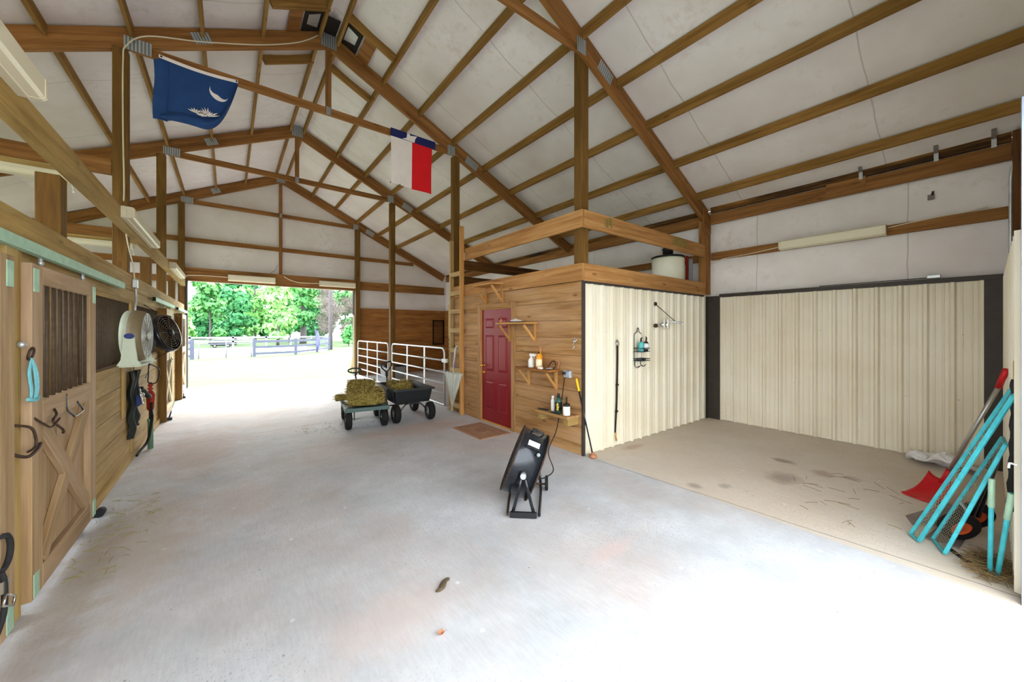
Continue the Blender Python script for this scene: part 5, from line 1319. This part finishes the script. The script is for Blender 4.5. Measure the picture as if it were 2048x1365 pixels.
# ------------------------------------------------------------------ eave straps and small fittings above the wash bay
for (yy, lb) in ((1.13, 'metal strap on the eave beam nearest the lamp'), (.42, 'metal strap in the middle of the eave beam'), (-.03, 'metal strap on the eave beam in the front corner')):
    r = thing('hanger_strap', lb, 'strap', (7.17, yy, 3.84))
    m = MB(); m.prism([(7.185, yy-.02, 3.83), (7.185, yy+.02, 3.83), (7.185, yy+.02, 3.93), (7.185, yy-.02, 3.93)], (-.006, 0, 0)); m.build('foot_plate', M['galv'], r)
    m = MB(); m.prism([(7.18, yy-.02, 3.93), (7.18, yy+.02, 3.93), (7.10, yy+.02, 4.03), (7.10, yy-.02, 4.03)], (-.006, 0, 0)); m.build('bent_tab', M['grey_plate'], r)
r = thing('wall_clip', 'small bent metal clip on the white wall above the lamp', 'clip', (7.26, .47, 3.36))
m = MB(); m.box(7.275, 7.285, .44, .50, 3.37, 3.44); m.build('plate', M['grey_plate'], r)
m = MB(); m.tube([(7.28, .46, 3.43), (7.25, .45, 3.47)], .012, 6); m.build('tang', M['iron'], r)
r = thing('conduit_fitting', 'small grey electrical fitting on top of the back cladding', 'fitting', (7.18, .45, 2.331))
m = MB(); m.box(7.16, 7.21, .38, .50, 2.332, 2.375); m.build('body', M['galv'], r, .006)
m = MB(); m.tube([(7.19, .5, 2.342), (7.19, 1.0, 2.341), (7.19, 1.6, 2.338)], .006, 6); m.build('cable', M['black'], r)

# ------------------------------------------------------------------ tools in the front corner
def meshramp(label, A0, A1, B0, B1, tr=.0105, rungs=(0.33, .66)):
    """a teal ramp section: two rails from floor (0) to wall (1), expanded metal between"""
    r = thing('ramp_section', label, 'ramp', ((A0[0]+B0[0])/2, (A0[1]+B0[1])/2, 0))
    A0, A1, B0, B1 = map(Vector, (A0, A1, B0, B1))
    for p, q in ((A0, A1), (B0, B1)):
        m = MB(); m.beam(p, q, tr*2, tr*2.2); m.build('rail', M['teal'], r, .003)
    for p, q in ((A0, B0), (A1, B1)):
        m = MB(); m.beam(p, q, tr*1.6, tr*1.6); m.build('end_bar', M['teal'], r)
    for t in rungs:
        m = MB(); m.beam(A0.lerp(A1, t), B0.lerp(B1, t), tr*1.2, tr*1.2); m.build('rung', M['galv'], r)
    L = (A1-A0).length; W = (B0-A0).length
    m = MB(); m.quad(A0, A1, B1, B0, uvs=[(0, 0), (L, 0), (L, W), (0, W)]); m.build('tread_mesh', M['expanded'], r)
    return r
meshramp('teal mesh ramp section leaning highest, against the front wall', (4.27, .337, .02), (3.985, -.095, 1.25), (4.36, .39, .02), (4.17, -.09, 1.27), rungs=(.62,))
meshramp('narrower teal mesh ramp section leaning in front of the wheels', (4.185, .202, .02), (4.14, -.065, .90), (4.40, .274, .02), (4.38, -.055, .90), rungs=(.40,))
def standup(label, p, q, cap):
    r = thing('steel_prop', label, 'leg', (p[0], p[1], 0))
    m = MB(); m.cyl(p, q, .013, 10); m.build('tube', M['teal'], r, .003)
    m = MB(); q = Vector(q); pp = q+(Vector(p)-q)*.3; m.cyl(q, pp, .0165, 10); m.build('sleeve', M['patina'] if cap else M['teal'], r, .003)
standup('upright teal steel leg left of the doorway jamb, tape wound on it', (4.11, .0, .0), (4.10, -.008, .66), True)
standup('slanted teal steel leg nearest the doorway jamb', (4.10, -.03, .0), (3.98, -.085, .62), True)
# folding hand truck behind the ramp
r = thing('hand_truck', 'dark hand truck with two orange hubbed wheels behind the teal ramp', 'hand truck', (4.75, .1, 0))
wheel((4.55, .15, .125), .125, .06, (.75, .55, .35), r, 'rubber', 'orange'); wheel((4.92, .08, .125), .125, .06, (.75, .55, .35), r, 'rubber', 'orange')
m = MB(); m.cyl((4.56, .15, .13), (4.92, .08, .13), .012, 8); m.build('axle', M['iron'], r)
m = MB(); m.tube([(4.66, .10, .14), (4.66, -.05, .75), (4.84, -.06, .75), (4.84, .06, .14)], .014, 8); m.build('frame', M['black_metal'], r)
m = MB(); m.prism([(4.4, .32, .006), (5.0, .22, .006), (5.0, .08, .006), (4.4, .14, .006)], (0, 0, .008)); m.build('toe_plate', M['grey_plate'], r)
m = MB(); m.prism([(4.62, .40, .002), (4.80, .46, .002), (5.02, .22, .14), (4.86, .14, .14)], (0, 0, .006)); one('spade_blade', m, M['grey_plate'], 'grey brown spade blade on the floor under the red scoop', 'spade')
m = MB(); m.tube(smooth_path([(4.35, .2, .01), (4.20, .10, .008), (4.15, .05, .008)], 5), .012, 6); one('floor_strap', m, M['strap'], 'short black strap lying by the teal rails', 'strap')
# red scoop shovel
r = thing('scoop_shovel', 'red plastic scoop shovel with an aluminium handle leaning in the corner', 'shovel', (5.5, .35, 0))
m = MB()
def sc(u, v):
    x = 5.37+.34*v; y = .44-.165*v; w = (u-.5)*.25
    d = Vector((.42, -.20, 0)).normalized(); n = Vector((-d.y, d.x, 0))
    curl = .055*(abs(u-.5)*2)**3
    rise = .004+.15*v**3
    return (x+n.x*w, y+n.y*w, rise+curl*(.2+.8*v))
m.grid(sc, 14, 10); o = m.build('scoop', M['red'], r); md = o.modifiers.new('thick', 'SOLIDIFY'); md.thickness = .006
h0 = Vector((5.66, .295, .19)); h1 = Vector((4.62, -.052, 1.12))
h0 = Vector((5.68, .275, .185)); g0 = Vector((5.35, -.046, 1.165)); g1 = Vector((5.25, -.085, 1.33))
m = MB(); m.cyl(h0-(g0-h0)*.10, h0+(g0-h0)*.10, .024, 10); m.build('socket', M['red'], r)
m = MB(); m.cyl(h0, g0, .0165, 10); m.build('handle', M['alu'], r)
m = MB(); m.cyl(g0, g1, .021, 12); m.build('grip', M['red'], r)
# crumpled bag
r = thing('plastic_bag', 'crumpled white plastic bag at the foot of the back cladding', 'bag', (6.92, .38, 0))
from mathutils import noise as _nz
m = MB()
def bagf(u, v):
    a = 2*PI*u; rr = math.sin(PI*min(v, .999)); p = Vector((6.90+.22*rr*math.cos(a), .36+.30*rr*math.sin(a), .0+.16*(1-v)*1.0))
    n = _nz.noise(p*9)*.06+_nz.noise(p*22)*.03
    return (p.x+n, p.y+n*.8, max(.002, (.12+.16*_nz.noise(p*6))*(1-v)**.55+_nz.noise(p*17)*.04*(1-v)))
m.grid(bagf, 30, 14, smooth=False); m.build('sack', M['white_bag'], r)
m = MB(); m.prism([(6.86, .56, .02), (6.92, .60, .03), (6.90, .62, .17), (6.85, .60, .16)], (.01, 0, 0)); m.build('loop_handle', M['white_bag'], r)
# strap hanging on the front wall
r = thing('wall_tie_strap', 'black strap and snap hanging on the front wall above the ramps', 'strap', (4.2, -.1, .5))
m = MB(); m.tube(arc((4.0, -.105, 1.50), .035, 0, 2*PI, 14, (1, 0, 0), (0, .15, 1))[:-1], .006, 6, closed=True); m.tube(smooth_path([(4.0, -.10, 1.47), (4.02, -.10, 1.42), (3.99, -.10, 1.38), (4.0, -.10, 1.34)], 4), .009, 6); m.build('snap', M['brass'], r)
m = MB(); pts = smooth_path([(4.0, -.10, 1.35), (4.02, -.10, 1.2), (4.05, -.098, 1.0), (4.12, -.095, .8), (4.16, -.09, .6), (4.18, -.085, .45)], 5)
m.tube(pts, [.016+.008*math.sin(i*.9)**2 for i in range(len(pts))], 6); m.build('webbing', M['strap'], r)
r = thing('jamb_hook', 'white hook sticking out of the doorway jamb', 'hook', (3.86, -.1, .78))
m = MB(); m.tube(smooth_path([(3.85, -.10, .835), (3.87, -.085, .835), (3.885, -.075, .83), (3.885, -.072, .80)], 4), .006, 6); m.build('rod', M['white'], r)
# straw litter
def litter(name, label, cx, cy, rx, ry, n, mat, seed, lmin=.04, lmax=.14, h=.012, cat='straw'):
    rng = random.Random(seed); m = MB()
    for k in range(n):
        a = rng.uniform(0, 2*PI); q = math.sqrt(rng.random()); x = cx+rx*q*math.cos(a); y = cy+ry*q*math.sin(a); d = rng.uniform(0, PI); L = rng.uniform(lmin, lmax)
        z0 = rng.uniform(.002, h); z1 = rng.uniform(.002, h); dx, dy = math.cos(d)*L/2, math.sin(d)*L/2
        m.tube([(x-dx, y-dy, z0), (x+dx*.1, y+dy*.2, (z0+z1)/2+.004), (x+dx, y+dy, z1)], .0018, 4, caps=False)
    return one(name, m, M[mat], label, cat, kind='stuff')
litter('straw_litter', 'matted straw and dust heaped by the doorway jamb', 4.2, .0, .24, .11, 260, 'straw', 5, .05, .18, .05)
litter('straw_litter', 'pale green straw scattered at the near stall door', -.72, 4.5, .22, .9, 70, 'straw_fresh', 6, .04, .12)
litter('straw_litter', 'thin straw wisps on the floor of the wash bay', 4.9, .75, .8, .6, 26, 'straw', 8, .06, .2)
litter('straw_litter', 'hay crumbs on the floor left of the flatbed cart', 1.55, 6.9, .7, .5, 90, 'straw_fresh', 9, .02, .07)
r = thing('dung_clod', 'small dark clod of dung lying on the open concrete', 'clod', (1.10, 2.16, 0))
m = MB()
rng = random.Random(4)
for k in range(16):
    t = k/15; m.ball((1.055+.10*t, 2.145+.055*t-.01*math.sin(t*6), .008), .011+.006*math.sin(PI*t)+rng.uniform(0, .003), 7, sz=(1.3, 1, .7))
m.build('lump', M['dung'], r)
r = thing('dry_leaf', 'small curled brown leaf on the open concrete', 'leaf', (.915, 1.83, 0))
m = MB(); m.grid(lambda u, v: (.905+.03*u, 1.815+.03*v, .003+.012*((u-.5)**2+(v-.5)**2)*4), 5, 5); m.build('blade', M['leaf'], r)
m = MB(); m.tube([(.93, 1.835, .005), (.96, 1.838, .003)], .0012, 4); m.build('stem', M['leaf'], r)

# ------------------------------------------------------------------ flags on the second truss
FY = 6.80
r = thing('palmetto_flag', 'blue flag with a white crescent hanging from the truss tie', 'flag', (-.35, FY, 4.5))
def xl(u): return -.74+.85*u
def zbot(u): return 4.50+.02*math.sin(u*5)+(.80*max(0, (u-.45)/.55)**2.6) if u > .12 else 4.50
def fl1(u, v):
    x = xl(u)+.03*(1-v)*0; zt_ = 5.325-.03*math.sin(PI*u); zb_ = zbot(u)
    z = zt_+(zb_-zt_)*v
    y = FY-.012-.03*math.sin(PI*v)*math.sin(3.2*u+.4)-.02*math.sin(9*u+5*v)*v
    return (x, y, z)
m = MB(); m.grid(fl1, 40, 24); cl = m.build('cloth', M['flag_blue'], r)
# folded-over fly end hanging at the left and the belly fold along the bottom
def fold(u, v):
    x = -.79+.14*u; z = 5.27+(4.47-5.27)*v
    return (x+.01*math.sin(6*v), FY-.035-.02*math.sin(PI*u)-.008*math.sin(14*v), z)
m = MB(); m.grid(fold, 6, 18); m.build('fly_fold', M['flag_blue'], r)
def belly(u, v):
    x = xl(.02+.98*u); zb_ = zbot(.02+.98*u); hgt = .16*math.sin(PI*min(1, u*.9+.1))**.7
    return (x, FY-.03-.07*math.sin(PI*v)-.01, zb_-.01+hgt*v-.03*math.sin(PI*v))
m = MB(); m.grid(belly, 30, 8); m.build('bottom_fold', M['flag_blue'], r)
m = MB(); m.grid(lambda u, v: (xl(u), FY-.020, 5.36-.03*math.sin(PI*u)-.045*v), 20, 2); m.build('heading', M['flag_white'], r)
for u in (.03, .98):
    m = MB(); m.ball((xl(u), FY-.024, 5.337), .012); m.build('grommet', M['iron'], r)
# crescent and palmetto fronds
def onflag(px, pz, o=.012): 
    u = (px+.74)/.85; zt_ = 5.325-.03*math.sin(PI*u); zb_ = zbot(u); v = max(0, min(1, (pz-zt_)/(zb_-zt_))); p = fl1(u, v); return Vector((px, p[1]-o, pz))
m = MB(); cxx, czz = -.10, 5.085; N = 18
for k in range(N):
    t0 = math.radians(150+200*k/N); t1 = math.radians(150+200*(k+1)/N)
    def pt(t, s):
        w = .5*(1-math.cos((t-math.radians(150))/math.radians(200)*2*PI)); return onflag(cxx+(.125-s*.075*w)*math.cos(t)*.85-.01, czz+(.125-s*.075*w)*math.sin(t))
    m.quad(pt(t0, 0), pt(t1, 0), pt(t1, 1), pt(t0, 1))
m.build('crescent', M['flag_white'], r, recalc=False)
m = MB(); rng = random.Random(2)
for (bx, bz, n, L0) in ((-.23, 4.66, 9, .13), (-.36, 4.66, 6, .09), (-.30, 4.64, 7, .08)):
    for k in range(n):
        a = math.radians(25+130*k/(n-1)); L = L0*(.75+.4*rng.random()); d = Vector((math.cos(a), 0, math.sin(a)*.9)); w = Vector((-math.sin(a), 0, math.cos(a)))*.008
        p = Vector((bx, FY-.115, bz)); m.quad(p-w*.5, p+d*L*.6-w, p+d*L, p+d*L*.6+w)
m.build('palmetto_fronds', M['flag_white'], r, recalc=False)
r = thing('lone_star_flag', 'blue, white and red flag with a white star hanging from the truss tie', 'flag', (2.8, FY, 4.4))
def fl2(u, v, x0=2.385, x1=3.22):
    return (x0+(x1-x0)*u-.03*v*(u-.3), FY-.006-.02*math.sin(PI*v)*math.sin(4*u+1)-.012*math.sin(7*u+2)*v, 5.30-.02*u+(4.41-5.30)*v)
m = MB(); m.grid(lambda u, v: fl2(.5*u, v), 12, 16); m.build('white_field', M['flag_white'], r)
m = MB(); m.grid(lambda u, v: fl2(.5+.5*u, v*1.02), 12, 16); m.build('red_field', M['flag_red'], r)
m = MB(); m.box(2.385, 3.29, FY-.014, FY+.0, 5.285, 5.435); m.build('blue_band', M['flag_navy'], r, .003)
crop = [(500, 322), (548, 345), (565, 382), (682, 385), (640, 425), (618, 475), (520, 450), (395, 402), (490, 380)]
# star points measured along the band (metres)
star = [(2.700, 5.43), (2.745, 5.425), (2.765, 5.395), (2.90, 5.42), (2.86, 5.355), (2.845, 5.285), (2.76, 5.287), (2.60, 5.29), (2.69, 5.335)]
cs = (2.765, 5.345); m = MB()
for k in range(len(star)):
    a, c = star[k], star[(k+1) % len(star)]; b0 = len(m.v)
    m.v += [(a[0], FY-.0155, a[1]), (c[0], FY-.0155, c[1]), (cs[0], FY-.0155, cs[1])]; m.face([b0, b0+1, b0+2], [(0, 0)]*3)
m.build('star', M['flag_white'], r, recalc=False)
for x in (2.40, 2.58):
    m = MB(); m.ball((x-.02, FY-.012, 4.41), .011); m.build('grommet', M['iron'], r)
# ------------------------------------------------------------------ outdoors beyond the far doorway
GZ = -.12
m = MB(); m.box(OX0-.06, OX0+.0, 13.96, 14.24, 0, 3.08); struct('trim_8', m, M['bronze'], 'dark steel jamb at the left of the far doorway', 'jamb')
m = MB(); m.box(OX1-.0, OX1+.05, 14.07, 14.24, 0, 3.08); struct('trim_9', m, M['bronze'], 'dark steel jamb at the right of the far doorway', 'jamb')
m = MB(); m.box(3.56, 3.60, 13.99, 14.02, .0, 2.2); one('track_guide', m, M['white_metal'], 'slim pale batten on the right jamb of the far doorway', 'batten')
r = thing('leaning_post', 'short crooked brown post in the grass at the right of the doorway', 'post', (4.05, 16.2, GZ))
m = MB(); m.tube([(4.03, 16.2, GZ), (4.06, 16.2, .2), (4.09, 16.2, .52)], .025, 6); m.build('stake', M['new'], r)
m = MB(); m.box(4.08, 4.2, 16.19, 16.22, .10, .2); m.build('tag_board', M['new'], r)
def fence(label, pts, h, rails, mat, pw=.13, rh=.13, gap=None):
    r = thing('board_fence', label, 'fence', (pts[0][0], pts[0][1], GZ))
    for (x, y) in pts:
        m = MB(); m.box(x-pw/2, x+pw/2, y-pw/2, y+pw/2, GZ, GZ+h); m.build('fence_post', M[mat], r)
    for i in range(len(pts)-1):
        for z in rails:
            m = MB(); m.beam((pts[i][0], pts[i][1]-.07, GZ+z), (pts[i+1][0], pts[i+1][1]-.07, GZ+z), .03, rh); m.build('fence_rail', M[mat], r)
fence('dark three rail board fence right of the pasture gate', [(1.36, 30.0), (3.85, 30.7), (5.65, 33.1), (7.1, 35.9)], 1.17, (.20, .62, 1.0), 'fence_dark', .17, .15)
fence('pale two rail fence beyond the pasture gate and gravel', [(-9, 46), (-6.4, 46), (-2.9, 46), (.35, 46), (3.1, 46), (5.3, 46), (7.2, 45.5), (8.6, 45)], 1.15, (.62, 1.02), 'fence_white', .17, .16)
fence('dark board fence at the left edge of the far doorway', [(-4.6, 29), (-1.75, 29.4)], 1.2, (.2, .62, 1.0), 'fence_dark', .2, .15)
r = thing('pasture_gate', 'white tube pasture gate in the fence outside', 'gate', (-.1, 29.7, GZ))
a = Vector((-1.45, 29.5, 0)); c = Vector((1.2, 29.95, 0))
for k, z in enumerate((.12, .32, .52, .76, 1.02)):
    m = MB(); m.cyl(a+Vector((0, 0, z-.0)), c+Vector((0, 0, z)), .022, 6); m.build('crossbar', M['fence_white'], r)
for t in (0, .5, 1):
    p = a.lerp(c, t); m = MB(); m.cyl(p+Vector((0, 0, GZ)), p+Vector((0, 0, 1.04)), .03, 6); m.build('upright', M['fence_white'], r)
r = thing('utility_pole', 'tall grey utility pole standing in front of the trees', 'pole', (7.3, 36.4, GZ))
m = MB(); m.lathe([(.17, 0), (.14, 9)], (7.3, 36.4, GZ), (0, 0, 1), 14); m.build('shaft', M['bark'], r)
m = MB(); m.beam((6.4, 36.3, 8.0), (8.2, 36.3, 8.0), .1, .12); m.build('crossarm', M['bark'], r)
r = thing('yard_flag', 'violet feather flag drooping from a rod at the dark fence', 'flag', (5.55, 32.6, GZ))
m = MB(); m.cyl((5.62, 32.6, GZ), (5.42, 32.6, 1.75), .018, 6); m.build('rod', M['bark'], r)
m = MB(); m.grid(lambda u, v: (5.43+.09*v+(.10+.22*math.sin(PI*min(1, v*.9+.1)))*u, 32.58+.08*math.sin(6*u+5*v), 1.72-1.6*v-.12*u), 8, 14); m.build('cloth', M['flag_pole_cloth'], r)
r = thing('parked_vehicle', 'small dark parked vehicle beyond the pale fence', 'vehicle', (-.6, 47.5, GZ))
m = MB(); m.prism([(-1.45, 47.2, .05), (.3, 47.2, .05), (.3, 47.2, .33), (-.15, 47.2, .38), (-.45, 47.2, .66), (-1.0, 47.2, .68), (-1.3, 47.2, .38), (-1.45, 47.2, .34)], (0, 1.1, 0)); m.build('body', M['car'], r, .05)
m = MB(); m.prism([(-.20, 47.19, .40), (-.47, 47.19, .62), (-.95, 47.19, .64), (-1.2, 47.19, .40)], (0, -.01, 0)); m.build('window', M['glass_dark'], r)
for x in (-1.1, -.05):
    wheel((x, 47.2, .06), .17, .12, (0, 1, 0), r)

from mathutils import noise as nz2
def tree(label, x, y, rad, h, mat, seed, n=1700, base=.4, trunk=.16, leaf=.34, name='tree', cat='tree', dead=False):
    rng = random.Random(seed); r = thing(name, label, cat, (x, y, GZ))
    m = MB(); m.tube(smooth_path([(x, y, GZ), (x+.1*rad*.2, y, h*.3), (x-.05, y, h*.6), (x, y, h*.9)], 3), [trunk*(1-.085*i) for i in range(10)], 8); m.build('trunk', M['bark'], r)
    blobs = []
    for k in range(22):
        t = rng.random()**.8; zc = base+(h-base)*(.08+.84*t); rr = rad*(.95-.6*abs(t-.35))
        a = rng.uniform(0, 2*PI); q = rr*math.sqrt(rng.random())*.62
        blobs.append((x+q*math.cos(a), y+q*math.sin(a), zc, rad*rng.uniform(.28, .42)))
    m = MB()
    for k in range(n):
        bx, by, bz, br = blobs[rng.randrange(len(blobs))]
        v = Vector((rng.gauss(0, 1), rng.gauss(0, 1), rng.gauss(0, 1))).normalized()*br*(.55+.5*rng.random()); v.z *= .62
        p = Vector((bx, by, bz))+v
        if p.z < base*.6: p.z = base*.6+rng.random()*.3
        if dead:
            d = Vector((rng.gauss(0, 1), rng.gauss(0, 1), rng.gauss(.2, .7))).normalized()*rng.uniform(.3, .8); w = d.cross(Vector((0, 1, .2))).normalized()*.018
            m.quad(p-w, p+w, p+d+w*.4, p+d-w*.4); continue
        nn = (v.normalized()+Vector((rng.gauss(0, .5), rng.gauss(0, .5), rng.gauss(.35, .4)))).normalized()
        a = nn.orthogonal().normalized(); a = (Matrix.Rotation(rng.uniform(0, 6.28), 3, nn) @ a)*leaf*rng.uniform(.6, 1.15); c = nn.cross(a)*.62
        m.quad(p-a, p-c*.9, p+a, p+c)
    m.build('twigs' if dead else 'foliage', M[mat], r, recalc=False)
tree('pale green low tree at the left edge of the doorway view', -4.2, 48, 2.0, 5.0, 'fol_light', 1, 1900, base=.1)
tree('pale layered tree reaching low over the fence', 4.3, 48, 2.2, 7.4, 'fol_light', 5, 2400, base=.5)
tree('bare grey twiggy tree behind the utility pole', 9.6, 48, 2.2, 7.4, 'fol_dead', 8, 3400, base=.9, dead=True)
tree('dark green dense tree left of centre in the doorway', .6, 54, 2.3, 6.8, 'fol_dark', 3, 2300, base=.0)
tree('deep green tree with a thick grey trunk behind the fence', 7.6, 54, 2.6, 9.3, 'fol_mid', 6, 2600, base=2.0, trunk=.42)
tree('bare whitish twiggy tree at the right jamb of the far doorway', 13.8, 54, 2.6, 7.6, 'fol_dead', 9, 3400, base=.9, dead=True)
tree('bluish green bushy tree second from the left in the doorway', -1.9, 61, 2.9, 8.9, 'fol_mid', 2, 2500, base=.0)
tree('tall green tree rising behind the thick trunked one', 6.9, 61, 3.1, 11.7, 'fol_mid', 7, 2600, base=.0)
tree('green tree behind the bare twigs at the right jamb', 14.3, 61, 3.2, 10.5, 'fol_mid', 10, 2400, base=.0)
tree('tall pale yellow green tree in the middle of the doorway', 3.3, 70, 3.8, 13.2, 'fol_light', 4, 3000, base=.0, leaf=.42)
tree('distant dark tree closing the gap behind the bare twigs', 12.6, 70, 4.2, 13, 'fol_dark', 17, 2800, base=.0, leaf=.42)
tree('distant green tree at the far left of the doorway', -7.6, 70, 4.0, 7.6, 'fol_mid', 18, 2000, base=.0, leaf=.42)
tree('distant dark tree showing between the middle trunks', 1.0, 81, 5.0, 13.5, 'fol_dark', 16, 2800, base=.0, leaf=.5)
tree('distant dark tree showing past the thick grey trunk', 11.4, 82, 5.0, 10, 'fol_dark', 24, 2400, base=.0, leaf=.5)
for bx, bl in ((-13.5, 'distant dark thicket at the far left behind the trees'), (-3.6, 'distant dark thicket behind the parked vehicle'), (6.2, 'distant dark thicket behind the dark board fence'), (16.2, 'distant dark thicket behind the utility pole')):
    tree(bl, bx, 92, 4.3, 5.6, 'fol_dark', 40+int(bx), 2600, base=.0, trunk=.1, name='bush', cat='bush', leaf=.55)
tree('low green bush in the grass at the right jamb', 10.6, 43.6, .95, 2.2, 'fol_mid', 12, 900, base=.1, trunk=.05, name='bush', cat='bush', leaf=.24)

m = MB(); m.quad((-9, -14, -.02), (14, -14, -.02), (14, -.3, -.02), (-9, -.3, -.02)); o = m.build('bounce_apron', M['gravel'], None, keep=True); tag(o, 'added pale gravel apron, unseen, bouncing daylight into the barn', 'bounce_apron', kind='structure')  # unseen apron added to bounce daylight up onto the ceiling
# ------------------------------------------------------------------ light
w = bpy.data.worlds.new('overcast_sky'); SC.world = w; w.use_nodes = True
bg = w.node_tree.nodes['Background']; bg.inputs['Color'].default_value = (.90, .96, 1.0, 1); bg.inputs['Strength'].default_value = 1.0
sl = bpy.data.lights.new('sun', 'SUN'); sl.energy = 2.5; sl.angle = math.radians(50); sl.color = (1, .96, .9)
so = bpy.data.objects.new('sun', sl); COL.objects.link(so)
dv = Vector((-.22, -.72, -.65)).normalized(); so.rotation_euler = dv.to_track_quat('-Z', 'Y').to_euler(); so.location = (-20, 0, 30)

# ------------------------------------------------------------------ camera
cd = bpy.data.cameras.new('camera'); cam = bpy.data.objects.new('camera', cd); COL.objects.link(cam)
cd.sensor_width = 36.0; cd.sensor_fit = 'HORIZONTAL'; cd.lens = 736/2048*36; cd.shift_y = -22.5/2048; cd.clip_start = .02; cd.clip_end = 400
cam.location = (0, 0, 1.67); cam.rotation_euler = (PI/2, 0, -math.radians(37.6))
SC.camera = cam
vs = SC.view_settings; vs.view_transform = 'Standard'; vs.look = 'None'; vs.gamma = 1; vs.use_curve_mapping = False; vs.exposure = 3.0
try:
    SC.cycles.max_bounces = 10; SC.cycles.diffuse_bounces = 6; SC.cycles.transparent_max_bounces = 12
except Exception: pass
GR = dict(roof_purlin='purlins of the barn roof', roof_truss='timber roof trusses', timber_post='square timber posts', wall_lamp='strip lamps on boards and walls', hanging_lamp='strip lamps over the stalls', wall_girt='wall girts',
          eave_beam='eave beams', rotten_fascia='rotten eave boards', stall_door='sliding stall doors', door_track='sliding door tracks', stall_grille='barred stall openings', stall_post='stall front posts', stall_header='stall header boards',
          stall_crossbeam='cross beams over the stalls', lamp_batten='battens over the stalls', tube_gate='galvanised tube gates', bracket_shelf='bracket shelves on the tack room wall', pump_bottle='bottles in the caddy', hay_bale='hay bales on the flatbed cart',
          hay_flake='loose hay on the carts', loft_rail='loft rails', loft_joist='dark timbers behind the ladder', ramp_section='teal ramp sections', steel_prop='teal steel props', hanger_strap='metal straps on the eave beam',
          board_fence='board fences outside', tree='trees beyond the fence', bush='bushes beyond the fence', power_cord='cables', floor_bolt='stall door floor bolts', straw_litter='straw on the floor')
for o in bpy.data.objects:
    bn = o.name.split('.')[0]
    if o.parent is None and bn in GR and 'group' not in o: o['group'] = GR[bn]
for o in bpy.data.objects:
    for k in ('_w', '_deep'):
        if k in o: del o[k]
